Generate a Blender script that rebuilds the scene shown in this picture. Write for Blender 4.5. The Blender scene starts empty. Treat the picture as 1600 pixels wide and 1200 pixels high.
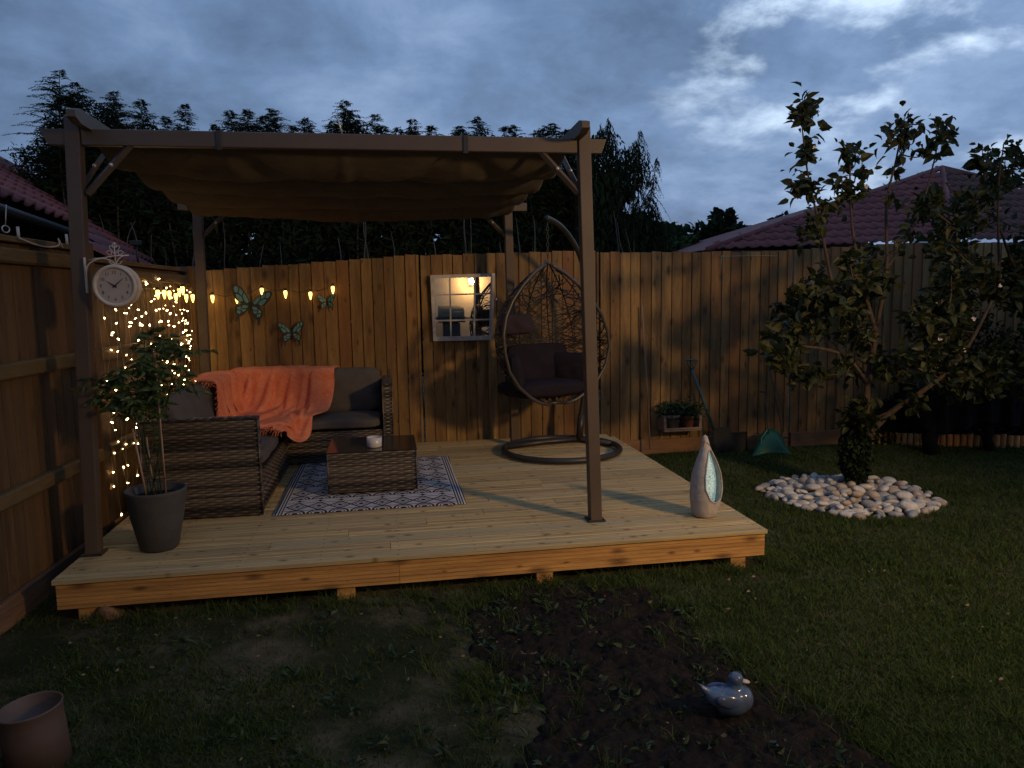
import bpy, math, random
import numpy as np
from mathutils import Vector, Matrix
random.seed(7); RNG = np.random.default_rng(7)
S = bpy.context.scene; C = S.collection
pi = math.pi
# ------------------------------------------------------------------ camera
GZ = -0.24                                   # ground level (0 is the top of the decking)
CAMP = np.array([0, 0, 1.44]); FPX = 1160.57
def cam_axes(yaw, pitch, roll):
    y, p, r = map(math.radians, (yaw, pitch, roll))
    f = np.array([math.sin(y)*math.cos(p), math.cos(y)*math.cos(p), -math.sin(p)])
    r0 = np.array([math.cos(y), -math.sin(y), 0]); u0 = np.cross(r0, f)
    return r0*math.cos(r)-u0*math.sin(r), u0*math.cos(r)+r0*math.sin(r), f
RT, UP, FW = cam_axes(9.4528, 6.775, 0.9146)
cam = bpy.data.cameras.new('camera'); co = bpy.data.objects.new('camera', cam); C.objects.link(co)
M = Matrix(((RT[0], UP[0], -FW[0], CAMP[0]), (RT[1], UP[1], -FW[1], CAMP[1]), (RT[2], UP[2], -FW[2], CAMP[2]), (0, 0, 0, 1)))
co.matrix_world = M
cam.sensor_width = 36; cam.lens = FPX/1600*36; cam.clip_start = 0.05; cam.clip_end = 500
S.camera = co
def at(px, py, Y):                            # a measured photo point, placed at its own depth Y
    d = FW + RT*(px-800)/FPX + UP*(600-py)/FPX
    return CAMP + d*Y/d[1]
def gnd(px, py, z=GZ):
    d = FW + RT*(px-800)/FPX + UP*(600-py)/FPX
    return CAMP + d*(z-1.44)/d[2]
# ------------------------------------------------------------------ world: dusk clouds
W = bpy.data.worlds.new('World'); S.world = W; W.use_nodes = True
nt = W.node_tree; N = nt.nodes; L = nt.links; N.clear()
def wn(t, **k):
    n = N.new(t)
    for a, b in k.items(): setattr(n, a, b)
    return n
def wmath(op, a, b=None):
    n = wn('ShaderNodeMath', operation=op)
    for i, v in enumerate((a, b)):
        if v is None: continue
        if isinstance(v, (int, float)): n.inputs[i].default_value = v
        else: L.new(v, n.inputs[i])
    return n.outputs[0]
tc = wn('ShaderNodeTexCoord'); sep = wn('ShaderNodeSeparateXYZ'); L.new(tc.outputs['Generated'], sep.inputs[0])
zc = wmath('ADD', wmath('MAXIMUM', sep.outputs[2], 0.0), 0.33)
cx = wmath('DIVIDE', sep.outputs[0], zc); cy = wmath('DIVIDE', sep.outputs[1], zc)
cmb = wn('ShaderNodeCombineXYZ'); L.new(cx, cmb.inputs[0]); L.new(cy, cmb.inputs[1])
def wnoise(scale, detail, rough, off, dist=0.0):
    mp = wn('ShaderNodeMapping'); mp.inputs['Location'].default_value = off; L.new(cmb.outputs[0], mp.inputs[0])
    n = wn('ShaderNodeTexNoise'); n.inputs['Scale'].default_value = scale; n.inputs['Detail'].default_value = detail
    n.inputs['Roughness'].default_value = rough; n.inputs['Distortion'].default_value = dist; L.new(mp.outputs[0], n.inputs['Vector']); return n.outputs['Fac']
n1 = wnoise(1.15, 9, 0.52, (3.1, 1.7, 0), 0.3)
n2 = wnoise(3.4, 10, 0.60, (8.4, 5.2, 0), 0.2)
rp = wn('ShaderNodeValToRGB'); rp.color_ramp.elements[0].position = 0.36; rp.color_ramp.elements[0].color = (0.070, 0.122, 0.225, 1)
rp.color_ramp.elements[1].position = 0.68; rp.color_ramp.elements[1].color = (0.33, 0.46, 0.70, 1)
e_ = rp.color_ramp.elements.new(0.50); e_.color = (0.150, 0.245, 0.435, 1)
L.new(wmath('ADD', wmath('MULTIPLY', n1, 0.52), wmath('MULTIPLY', n2, 0.48)), rp.inputs[0])
# brighter breaks in the cloud, towards the upper right of the view
bd = wn('ShaderNodeVectorMath', operation='DOT_PRODUCT'); L.new(tc.outputs['Generated'], bd.inputs[0])
_b = at(1400, -160, 1.0)-CAMP; _b = _b/np.linalg.norm(_b); bd.inputs[1].default_value = tuple(_b)
mr = wn('ShaderNodeMapRange'); mr.inputs[1].default_value = 0.925; mr.inputs[2].default_value = 1.0; mr.interpolation_type = 'SMOOTHSTEP'; L.new(bd.outputs['Value'], mr.inputs[0])
n3 = wnoise(4.2, 10, 0.56, (1.3, 9.9, 0), 0.12)
mr2 = wn('ShaderNodeMapRange'); mr2.inputs[1].default_value = 0.47; mr2.inputs[2].default_value = 0.74; L.new(n3, mr2.inputs[0]); mr2.interpolation_type = 'SMOOTHSTEP'
brk = wmath('MULTIPLY', mr.outputs[0], mr2.outputs[0])
mx = wn('ShaderNodeMix', data_type='RGBA'); L.new(wmath('MINIMUM', wmath('MULTIPLY', brk, 1.6), 1.0), mx.inputs[0]); L.new(rp.outputs[0], mx.inputs[6]); mx.inputs[7].default_value = (0.62, 0.78, 1.0, 1)
# brighter general tone near the break, darker to the left
dk = wn('ShaderNodeMapRange'); dk.inputs[1].default_value = -0.75; dk.inputs[2].default_value = 0.75; dk.inputs[3].default_value = 0.82; dk.inputs[4].default_value = 1.10; L.new(sep.outputs[0], dk.inputs[0])
sky = wn('ShaderNodeTexSky'); sky.sky_type = 'NISHITA'; sky.sun_disc = False; sky.sun_elevation = math.radians(1.0); sky.sun_rotation = math.radians(200)
addn = wn('ShaderNodeMix', data_type='RGBA', blend_type='ADD'); addn.inputs[0].default_value = 0.02
L.new(mx.outputs[2], addn.inputs[6]); L.new(sky.outputs[0], addn.inputs[7])
bg = wn('ShaderNodeBackground'); L.new(addn.outputs[2], bg.inputs[0]); L.new(wmath('MULTIPLY', dk.outputs[0], 1.06), bg.inputs[1])
wo = wn('ShaderNodeOutputWorld'); L.new(bg.outputs[0], wo.inputs[0])
# ------------------------------------------------------------------ lamps on the house behind the camera
def lamp(name, loc, power, col, rad):
    l = bpy.data.lights.new(name, 'POINT'); l.energy = power; l.color = col; l.shadow_soft_size = rad
    o = bpy.data.objects.new(name, l); o.location = loc; C.objects.link(o); return o
sl_ = bpy.data.lights.new('floodlight_beam', 'SPOT'); sl_.energy = 900; sl_.color = (1.0, 0.64, 0.28); sl_.shadow_soft_size = 0.28; sl_.spot_size = math.radians(74); sl_.spot_blend = 1.0
so_ = bpy.data.objects.new('floodlight_beam', sl_); so_.location = (5.2, -0.45, 2.95); C.objects.link(so_)
so_.rotation_euler = (Vector((1.5, 5.8, 0.2))-Vector((5.2, -0.45, 2.95))).to_track_quat('-Z', 'Y').to_euler()
lamp('wall_lantern_light', (2.00, -2.80, 1.56), 32, (1.0, 0.62, 0.26), 0.05)
V = S.view_settings
S.display_settings.display_device = 'sRGB'
V.view_transform = 'Standard'; V.look = 'None'; V.exposure = 0; V.gamma = 1; V.use_curve_mapping = False
S.render.engine = 'CYCLES'; S.cycles.use_denoising = True
try: S.cycles.denoiser = 'OPENIMAGEDENOISE'
except Exception: pass
S.cycles.max_bounces = 6; S.cycles.sample_clamp_indirect = 3.0; S.cycles.transparent_max_bounces = 6
# ------------------------------------------------------------------ materials
def mat(name, col, rough=0.7, metal=0.0, col2=None, scale=8.0, stretch=(1, 1, 1), island=0.0, bump=0.0, bscale=40.0, spec=0.5,
        knots=None, extra=None, detail=5, lo=0.35, hi=0.65, grain=0.0, transl=0.0, ioff=True):
    m = bpy.data.materials.new(name); m.use_nodes = True; t = m.node_tree; n = t.nodes; l = t.links
    b = n['Principled BSDF']; b.inputs['Roughness'].default_value = rough; b.inputs['Metallic'].default_value = metal
    b.inputs['Specular IOR Level'].default_value = spec
    tc = n.new('ShaderNodeTexCoord'); mp = n.new('ShaderNodeMapping'); mp.inputs['Scale'].default_value = stretch; l.new(tc.outputs['Object'], mp.inputs[0])
    vec = mp.outputs[0]
    geo = n.new('ShaderNodeNewGeometry')
    if island and ioff:
        ad = n.new('ShaderNodeVectorMath'); ad.operation = 'MULTIPLY_ADD'; cb = n.new('ShaderNodeCombineXYZ')
        for i in range(3): l.new(geo.outputs['Random Per Island'], cb.inputs[i])
        l.new(cb.outputs[0], ad.inputs[0]); ad.inputs[1].default_value = (37, 53, 71); l.new(vec, ad.inputs[2]); vec = ad.outputs[0]
    ns = n.new('ShaderNodeTexNoise'); ns.inputs['Scale'].default_value = scale; ns.inputs['Detail'].default_value = detail; l.new(vec, ns.inputs['Vector'])
    ns.inputs['Roughness'].default_value = 0.6
    r = n.new('ShaderNodeMapRange'); r.inputs[1].default_value = lo; r.inputs[2].default_value = hi; l.new(ns.outputs['Fac'], r.inputs[0])
    mixn = n.new('ShaderNodeMix'); mixn.data_type = 'RGBA'; mixn.inputs[6].default_value = (*col, 1); mixn.inputs[7].default_value = (*(col2 or col), 1); l.new(r.outputs[0], mixn.inputs[0])
    out = mixn.outputs[2]
    def mul(o, fac_out, a, bb):
        q = n.new('ShaderNodeMapRange'); l.new(fac_out, q.inputs[0]); q.inputs[3].default_value = a; q.inputs[4].default_value = bb
        v = n.new('ShaderNodeVectorMath'); v.operation = 'SCALE'; l.new(o, v.inputs[0]); l.new(q.outputs[0], v.inputs['Scale']); return v.outputs[0]
    if grain:
        wv = n.new('ShaderNodeTexNoise'); wv.inputs['Scale'].default_value = scale*6; wv.inputs['Detail'].default_value = 3; l.new(vec, wv.inputs['Vector'])
        out = mul(out, wv.outputs['Fac'], 1-grain, 1+grain)
    if island: out = mul(out, geo.outputs['Random Per Island'], 1-island, 1+island)
    if extra:   # a second tint by another island hash
        c3, amt = extra
        hs = n.new('ShaderNodeMath'); hs.operation = 'MULTIPLY'; l.new(geo.outputs['Random Per Island'], hs.inputs[0]); hs.inputs[1].default_value = 91.7
        fr = n.new('ShaderNodeMath'); fr.operation = 'FRACT'; l.new(hs.outputs[0], fr.inputs[0])
        pw = n.new('ShaderNodeMath'); pw.operation = 'POWER'; l.new(fr.outputs[0], pw.inputs[0]); pw.inputs[1].default_value = 3.0
        sc = n.new('ShaderNodeMath'); sc.operation = 'MULTIPLY'; l.new(pw.outputs[0], sc.inputs[0]); sc.inputs[1].default_value = amt
        m3 = n.new('ShaderNodeMix'); m3.data_type = 'RGBA'; l.new(sc.outputs[0], m3.inputs[0]); l.new(out, m3.inputs[6]); m3.inputs[7].default_value = (*c3, 1); out = m3.outputs[2]
    if knots:   # (scale vector, radius, colour)
        ks, kr, kc, kpl = knots
        km = n.new('ShaderNodeMapping'); km.inputs['Scale'].default_value = ks; l.new(tc.outputs['Object'], km.inputs[0])
        ksp = n.new('ShaderNodeSeparateXYZ'); l.new(km.outputs[0], ksp.inputs[0]); kcb = n.new('ShaderNodeCombineXYZ')
        for ii_, ax_ in enumerate(kpl): l.new(ksp.outputs['xyz'.index(ax_)], kcb.inputs[ii_])
        kv = n.new('ShaderNodeTexVoronoi'); kv.voronoi_dimensions = '2D'; kv.inputs['Scale'].default_value = 1.0; l.new(kcb.outputs[0], kv.inputs['Vector'])
        rn = n.new('ShaderNodeMath'); rn.operation = 'MULTIPLY'; l.new(kv.outputs['Color'], rn.inputs[0]); rn.inputs[1].default_value = kr*2
        kk = n.new('ShaderNodeMapRange'); l.new(kv.outputs['Distance'], kk.inputs[0]); kk.inputs[1].default_value = 0; l.new(rn.outputs[0], kk.inputs[2]); kk.inputs[3].default_value = 0.85; kk.inputs[4].default_value = 0.0; kk.interpolation_type = 'SMOOTHSTEP'
        m4 = n.new('ShaderNodeMix'); m4.data_type = 'RGBA'; l.new(kk.outputs[0], m4.inputs[0]); l.new(out, m4.inputs[6]); m4.inputs[7].default_value = (*kc, 1); out = m4.outputs[2]
    l.new(out, b.inputs['Base Color'])
    if bump:
        bn = n.new('ShaderNodeTexNoise'); bn.inputs['Scale'].default_value = bscale; bn.inputs['Detail'].default_value = 4; l.new(vec, bn.inputs['Vector'])
        bb = n.new('ShaderNodeBump'); bb.inputs['Strength'].default_value = bump; bb.inputs['Distance'].default_value = 0.01; l.new(bn.outputs['Fac'], bb.inputs['Height']); l.new(bb.outputs[0], b.inputs['Normal'])
    if transl:
        b.inputs['Subsurface Weight'].default_value = 0.0
        tr = n.new('ShaderNodeBsdfTranslucent'); l.new(out, tr.inputs[0]); ms = n.new('ShaderNodeMixShader'); ms.inputs[0].default_value = transl
        l.new(b.outputs[0], ms.inputs[1]); l.new(tr.outputs[0], ms.inputs[2]); l.new(ms.outputs[0], n['Material Output'].inputs[0])
    return m
def emis(name, col, strength):
    m = bpy.data.materials.new(name); m.use_nodes = True; b = m.node_tree.nodes['Principled BSDF']
    b.inputs['Base Color'].default_value = (*col, 1); b.inputs['Emission Color'].default_value = (*col, 1); b.inputs['Emission Strength'].default_value = strength; return m
def glass(name, col=(1, 1, 1), rough=0.02):
    m = bpy.data.materials.new(name); m.use_nodes = True; b = m.node_tree.nodes['Principled BSDF']
    b.inputs['Base Color'].default_value = (*col, 1); b.inputs['Roughness'].default_value = rough; b.inputs['Transmission Weight'].default_value = 1.0; b.inputs['IOR'].default_value = 1.3; return m
FENCE = mat('fence_wood', (0.290, 0.172, 0.060), 0.8, col2=(0.150, 0.084, 0.032), scale=5, stretch=(3, 3, 0.35), island=0.30, grain=0.35, bump=0.5, bscale=60,
            knots=((5.5, 5.5, 2.6), 0.15, (0.055, 0.026, 0.012), 'xz'), extra=((0.22, 0.085, 0.028), 0.65))
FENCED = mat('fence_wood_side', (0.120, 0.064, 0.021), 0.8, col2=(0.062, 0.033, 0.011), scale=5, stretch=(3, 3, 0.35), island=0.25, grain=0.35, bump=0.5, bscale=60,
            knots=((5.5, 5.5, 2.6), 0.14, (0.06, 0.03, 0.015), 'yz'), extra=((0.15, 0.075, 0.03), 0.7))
RAIL = mat('rail_wood', (0.165, 0.102, 0.030), 0.8, col2=(0.100, 0.062, 0.022), scale=5, stretch=(1, 0.4, 3), grain=0.3, bump=0.4, island=.15)
GRAVB = mat('gravel_board_wood', (0.245, 0.130, 0.062), 0.85, col2=(0.160, 0.085, 0.045), scale=4, stretch=(0.4, 0.4, 3), grain=0.3, bump=0.4, island=.15)
DECK = mat('deck_wood', (0.560, 0.405, 0.180), 0.62, col2=(0.300, 0.205, 0.095), scale=4.0, stretch=(0.22, 9, 9), island=0.20, grain=0.42, bump=0.35, bscale=50, detail=8, lo=.38, hi=.62,
           knots=((4.2, 6.9, 1.0), 0.115, (0.130, 0.062, 0.026), 'xy'), extra=((0.40, 0.345, 0.20), 0.6))
FASC = mat('fascia_wood', (0.640, 0.350, 0.105), 0.62, col2=(0.400, 0.200, 0.062), scale=3.5, stretch=(0.4, 9, 8), island=0.08, grain=0.28, bump=0.35, bscale=40, detail=7,
           knots=((3.4, 1.0, 9.0), 0.22, (0.12, 0.045, 0.015), 'xz'))
METAL = mat('pergola_metal', (0.105, 0.074, 0.055), 0.5, col2=(0.085, 0.060, 0.045), scale=3, bump=0.05, spec=0.4)
BRACK = mat('bright_bracket', (0.55, 0.50, 0.42), 0.35, 0.6)
CANO = mat('canopy_fabric', (0.120, 0.094, 0.068), 0.9, col2=(0.095, 0.074, 0.054), scale=6, bump=0.3, bscale=220, grain=0.15, transl=0.12)
GREYC = mat('grey_cushion_fabric', (0.112, 0.098, 0.092), 0.95, col2=(0.088, 0.078, 0.074), scale=7, bump=0.35, bscale=260, grain=0.12, spec=0.2)
PURP = mat('plum_cushion_fabric', (0.022, 0.016, 0.024), 0.95, col2=(0.016, 0.012, 0.017), scale=7, bump=0.35, bscale=260, grain=0.12, spec=0.2)
WICK = mat('rattan_strip', (0.024, 0.018, 0.015), 0.42, col2=(0.130, 0.102, 0.078), scale=2.4, stretch=(0.10, 0.10, 8.0), island=0.30, grain=0.35, extra=((0.21, 0.165, 0.12), 0.45), lo=.46, hi=.56, ioff=False)
WBACK = mat('rattan_backing', (0.018, 0.012, 0.009), 0.8)
ORNG = mat('coral_throw_fabric', (0.93, 0.350, 0.195), 0.95, col2=(0.86, 0.245, 0.120), scale=9, bump=0.6, bscale=170, grain=0.22, spec=0.1, transl=0.15)
GRASSM = mat('grass_blade', (0.036, 0.074, 0.012), 0.7, col2=(0.062, 0.094, 0.020), scale=1.5, island=0.4, extra=((0.14, 0.12, 0.05), 0.55), transl=0.25, spec=0.15)
SOILM = mat('dark_soil', (0.010, 0.0085, 0.0075), 0.95, col2=(0.026, 0.018, 0.014), scale=9, bump=0.8, bscale=70, grain=0.5, spec=0.1)
LEAF = mat('tree_leaf', (0.018, 0.029, 0.009), 0.5, col2=(0.036, 0.045, 0.012), scale=3, island=0.45, extra=((0.110, 0.090, 0.022), 0.5), transl=0.3, spec=0.3)
LEAFD = mat('dark_leaf', (0.024, 0.046, 0.016), 0.6, col2=(0.040, 0.070, 0.020), scale=3, island=0.4, transl=0.25)
CONI = mat('conifer_leaf', (0.012, 0.022, 0.010), 0.8, col2=(0.022, 0.036, 0.014), scale=2, island=0.4, spec=0.1)
CONG = mat('bushy_leaf', (0.028, 0.055, 0.022), 0.8, col2=(0.045, 0.080, 0.028), scale=1, island=0.4, spec=0.1)
BARK = mat('bark', (0.090, 0.060, 0.038), 0.9, col2=(0.050, 0.033, 0.022), scale=12, stretch=(2, 2, 0.5), bump=0.8, bscale=40)
BARKP = mat('pale_bark', (0.100, 0.088, 0.074), 0.9, col2=(0.055, 0.047, 0.040), scale=9, stretch=(2, 2, 0.5), bump=0.6)
TILE = mat('red_roof_tile', (0.200, 0.058, 0.056), 0.75, col2=(0.130, 0.042, 0.044), scale=2.5, island=0.0, grain=0.3, bump=0.3)
WHITE = mat('white_paint', (0.62, 0.58, 0.54), 0.6, col2=(0.46, 0.43, 0.40), scale=14, bump=0.25, bscale=60)
CREAM = mat('cream_enamel', (0.60, 0.51, 0.41), 0.5, col2=(0.48, 0.38, 0.29), scale=16)
BLACK = mat('black_plastic', (0.018, 0.018, 0.018), 0.5, col2=(0.028, 0.026, 0.024), scale=6)
DGREY = mat('dark_grey_metal', (0.050, 0.045, 0.042), 0.42, 0.3, col2=(0.036, 0.033, 0.031), scale=5)
POTG = mat('charcoal_planter', (0.070, 0.066, 0.062), 0.75, col2=(0.050, 0.048, 0.046), scale=9, bump=0.2)
TERR = mat('terracotta', (0.33, 0.125, 0.070), 0.8, col2=(0.24, 0.090, 0.055), scale=6, bump=0.15)
GREENP = mat('green_plastic', (0.006, 0.085, 0.045), 0.42, col2=(0.005, 0.060, 0.032), scale=5)
TEALP = mat('teal_shaft', (0.055, 0.115, 0.120), 0.5, col2=(0.035, 0.075, 0.080), scale=5)
CANE = mat('pale_cane', (0.42, 0.27, 0.19), 0.6, col2=(0.30, 0.19, 0.13), scale=9, stretch=(1, 1, .3))
PEB = mat('white_cobble', (0.66, 0.62, 0.56), 0.6, col2=(0.42, 0.38, 0.33), scale=11, grain=.25, bump=0.15, bscale=30)
PEB2 = mat('grey_cobble', (0.40, 0.40, 0.40), 0.6, col2=(0.22, 0.21, 0.21), scale=9, grain=.25, bump=0.15, bscale=30)
PEB3 = mat('buff_cobble', (0.50, 0.40, 0.31), 0.6, col2=(0.30, 0.23, 0.17), scale=10, grain=.25, bump=0.15, bscale=30)
CONC = mat('stone_resin', (0.52, 0.46, 0.41), 0.7, col2=(0.40, 0.345, 0.31), scale=30, bump=0.35, bscale=120, grain=0.2)
LOGM = mat('log_wood', (0.66, 0.330, 0.120), 0.8, col2=(0.38, 0.200, 0.080), scale=5, stretch=(1.5, 1.5, 0.5), island=0.25, grain=0.3)
# ------------------------------------------------------------------ mesh helpers
class MB:
    def __init__(s): s.v = []; s.f = []; s.sm = []
    def add(s, vs, fs, smooth=False):
        o = len(s.v); s.v += [tuple(map(float, p)) for p in vs]; s.f += [[i+o for i in f] for f in fs]; s.sm += [smooth]*len(fs); return s
    def box(s, x0, x1, y0, y1, z0, z1, M=None):
        vs = [(x, y, z) for x in (x0, x1) for y in (y0, y1) for z in (z0, z1)]
        if M is not None: vs = [M @ Vector(v) for v in vs]
        return s.add(vs, [(0, 1, 3, 2), (4, 6, 7, 5), (0, 4, 5, 1), (2, 3, 7, 6), (0, 2, 6, 4), (1, 5, 7, 3)])
    def bbox(s, x0, x1, y0, y1, z0, z1, b=0.004, M=None):      # box with chamfered edges
        vs = []; idx = {}
        for i, x in enumerate((x0, x1)):
            for j, y in enumerate((y0, y1)):
                for k, z in enumerate((z0, z1)):
                    sx = 1 if i == 0 else -1; sy = 1 if j == 0 else -1; sz = 1 if k == 0 else -1
                    idx[i, j, k] = len(vs); vs += [(x, y+sy*b, z+sz*b), (x+sx*b, y, z+sz*b), (x+sx*b, y+sy*b, z)]
        if M is not None: vs = [M @ Vector(v) for v in vs]
        I = lambda i, j, k, a: idx[i, j, k]+a
        fs = []
        for i in (0, 1): fs.append([I(i, 0, 0, 0), I(i, 1, 0, 0), I(i, 1, 1, 0), I(i, 0, 1, 0)])
        for j in (0, 1): fs.append([I(0, j, 0, 1), I(1, j, 0, 1), I(1, j, 1, 1), I(0, j, 1, 1)])
        for k in (0, 1): fs.append([I(0, 0, k, 2), I(1, 0, k, 2), I(1, 1, k, 2), I(0, 1, k, 2)])
        for j in (0, 1):
            for k in (0, 1): fs.append([I(0, j, k, 1), I(1, j, k, 1), I(1, j, k, 2), I(0, j, k, 2)])
        for i in (0, 1):
            for k in (0, 1): fs.append([I(i, 0, k, 0), I(i, 1, k, 0), I(i, 1, k, 2), I(i, 0, k, 2)])
        for i in (0, 1):
            for j in (0, 1): fs.append([I(i, j, 0, 0), I(i, j, 1, 0), I(i, j, 1, 1), I(i, j, 0, 1)])
        for i in (0, 1):
            for j in (0, 1):
                for k in (0, 1): fs.append([I(i, j, k, 0), I(i, j, k, 1), I(i, j, k, 2)])
        return s.add(vs, fs)
    def tube(s, pts, r, n=8, cap=True, closed=False, smooth=True):
        pts = [np.array(p, float) for p in pts]; m = len(pts)
        rs = list(r) if hasattr(r, '__len__') else [r]*m
        vs = []; ref = None
        for i, p in enumerate(pts):
            a = pts[(i-1) % m] if (i > 0 or closed) else p; b = pts[(i+1) % m] if (i < m-1 or closed) else p
            t = b-a; t = t/(np.linalg.norm(t)+1e-9)
            if ref is None:
                ref = np.array([0, 0, 1.0]) if abs(t[2]) < 0.9 else np.array([1.0, 0, 0])
            u = np.cross(t, ref); u /= np.linalg.norm(u)+1e-9; w = np.cross(u, t); ref = w
            for k in range(n):
                an = 2*pi*k/n; vs.append(p+rs[i]*(u*math.cos(an)+w*math.sin(an)))
        fs = []
        for i in range(m if closed else m-1):
            j = (i+1) % m
            for k in range(n): fs.append((i*n+k, i*n+(k+1) % n, j*n+(k+1) % n, j*n+k))
        if cap and not closed: fs += [tuple(range(n))[::-1], tuple((m-1)*n+k for k in range(n))]
        return s.add(vs, fs, smooth)
    def lathe(s, prof, c=(0, 0, 0), n=32, smooth=True, M=None):
        vs = []; fs = []
        for r, z in prof:
            for k in range(n):
                p = (c[0]+r*math.cos(2*pi*k/n), c[1]+r*math.sin(2*pi*k/n), c[2]+z); vs.append(M @ Vector(p) if M is not None else p)
        for i in range(len(prof)-1):
            for k in range(n): fs.append((i*n+k, i*n+(k+1) % n, (i+1)*n+(k+1) % n, (i+1)*n+k))
        return s.add(vs, fs, smooth)
    def grid(s, P, smooth=True, flip=False):          # P: array (a,b,3)
        a, b = P.shape[:2]; fs = []
        for i in range(a-1):
            for j in range(b-1):
                q = (i*b+j, i*b+j+1, (i+1)*b+j+1, (i+1)*b+j); fs.append(q[::-1] if flip else q)
        return s.add(P.reshape(-1, 3), fs, smooth)
    def build(s, name, m, parent=None, loc=None):
        me = bpy.data.meshes.new(name); v = s.v
        o = bpy.data.objects.new(name, me)
        off = (0, 0, 0)
        if parent is not None and loc is None: off = WORLD.get(parent.name, (0, 0, 0)) if parent.parent is None else TW(parent)
        if loc is not None: off = loc; o.location = loc
        me.from_pydata([(p[0]-off[0], p[1]-off[1], p[2]-off[2]) for p in v], [], s.f)
        me.polygons.foreach_set('use_smooth', s.sm)
        if m: me.materials.append(m)
        C.objects.link(o)
        if parent is not None:
            o.parent = parent
        WORLD[o.name] = off if parent is None else off
        return o
WORLD = {}
def TW(p): return WORLD.get(p.name, (0, 0, 0))
def fastmesh(name, V_, F_, m, parent=None, smooth=False):
    V_ = np.asarray(V_, np.float32)
    if parent is not None: V_ = V_-np.array(TW(parent), np.float32)
    F_ = np.asarray(F_, np.int32); k = F_.shape[1]
    me = bpy.data.meshes.new(name); me.vertices.add(len(V_)); me.vertices.foreach_set('co', V_.ravel())
    me.loops.add(F_.size); me.loops.foreach_set('vertex_index', F_.ravel()); me.polygons.add(len(F_))
    me.polygons.foreach_set('loop_start', np.arange(0, F_.size, k, dtype=np.int32)); me.polygons.foreach_set('loop_total', np.full(len(F_), k, np.int32))
    me.polygons.foreach_set('use_smooth', np.full(len(F_), smooth)); me.update(calc_edges=True)
    me.materials.append(m); o = bpy.data.objects.new(name, me); C.objects.link(o)
    if parent is not None: o.parent = parent
    WORLD[o.name] = TW(parent) if parent is not None else (0, 0, 0)
    return o
def tag(o, label=None, cat=None, group=None, kind=None):
    if label: o['label'] = label
    if cat: o['category'] = cat
    if group: o['group'] = group
    if kind: o['kind'] = kind
    return o
def thing(name, loc, label, cat, group=None):
    o = bpy.data.objects.new(name, None); o.empty_display_size = 0.1; o.location = loc; C.objects.link(o); WORLD[o.name] = tuple(loc); return tag(o, label, cat, group)
def copy_tree(src, parent=None):
    c = src.copy(); C.objects.link(c); c.parent = parent
    WORLD[c.name] = WORLD.get(src.name, (0, 0, 0))
    for ch in list(src.children): copy_tree(ch, c)
    return c
def vnoise(x, y, seed=0):                      # cheap smooth value noise, vectorised
    def h(i, j): 
        a = np.sin(i*127.1+j*311.7+seed*74.7)*43758.5453; return a-np.floor(a)
    xi = np.floor(x); yi = np.floor(y); fx = x-xi; fy = y-yi; fx = fx*fx*(3-2*fx); fy = fy*fy*(3-2*fy)
    return (h(xi, yi)*(1-fx)+h(xi+1, yi)*fx)*(1-fy)+(h(xi, yi+1)*(1-fx)+h(xi+1, yi+1)*fx)*fy
def fbm(x, y, seed=0, o=4):
    s = 0; a = 0.5
    for k in range(o): s = s+a*vnoise(x*2**k, y*2**k, seed+k*13); a *= 0.5
    return s
def inpoly(x, y, poly):
    c = np.zeros(np.shape(x), bool); n = len(poly)
    for i in range(n):
        x1, y1 = poly[i]; x2, y2 = poly[(i+1) % n]
        if y1 == y2: continue
        c ^= ((y1 > y) != (y2 > y)) & (x < (x2-x1)*(y-y1)/(y2-y1)+x1)
    return c
# ------------------------------------------------------------------ ground
BED = [(0.30, 3.80), (0.62, 4.02), (1.40, 3.92), (1.50, 3.36), (1.56, 2.80), (1.68, 2.45), (1.85, 2.0), (1.9, 1.5), (0.3, 1.5), (0.45, 2.4), (0.55, 2.84), (0.36, 3.32)]
def groundz(x, y): return GZ+0.014*(fbm(x*2.3, y*2.3, 3)-0.5)+0.008*(fbm(x*9, y*9, 5)-0.5)
n_ = 260
gx = np.concatenate([np.linspace(-150, -6, 8)[:-1], np.linspace(-6, 9, n_), np.linspace(9, 150, 8)[1:]])
gy = np.concatenate([np.linspace(-150, -3, 8)[:-1], np.linspace(-3, 8.5, n_), np.linspace(8.5, 200, 8)[1:]])
X_, Y_ = np.meshgrid(gx, gy, indexing='ij'); P_ = np.stack([X_, Y_, groundz(X_, Y_)], -1)
LAWN = mat('lawn_soil_and_turf', (0.026, 0.030, 0.012), 0.95, col2=(0.130, 0.098, 0.062), scale=1.6, bump=0.9, bscale=55, grain=0.45, lo=0.42, hi=0.62, spec=0.1)
tag(MB().grid(P_, flip=True).build('lawn', LAWN), kind='structure')
gx = np.linspace(0.0, 2.2, 230); gy = np.linspace(1.4, 4.3, 300); X_, Y_ = np.meshgrid(gx, gy, indexing='ij')
wx = X_+0.34*(fbm(X_*4, Y_*4, 21)-0.5); wy = Y_+0.34*(fbm(X_*4, Y_*4, 22)-0.5)
ins = inpoly(wx, wy, BED).astype(float)
for _ in range(5): ins = (ins+np.roll(ins, 1, 0)+np.roll(ins, -1, 0)+np.roll(ins, 1, 1)+np.roll(ins, -1, 1))/5
Zb = groundz(X_, Y_)-0.03+ins*(0.045+0.050*(fbm(X_*14, Y_*14, 8)-0.45)+0.03*(fbm(X_*40, Y_*40, 9, 3)-0.45))
tag(MB().grid(np.stack([X_, Y_, Zb], -1), flip=True).build('soil_bed', SOILM), kind='structure')
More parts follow.
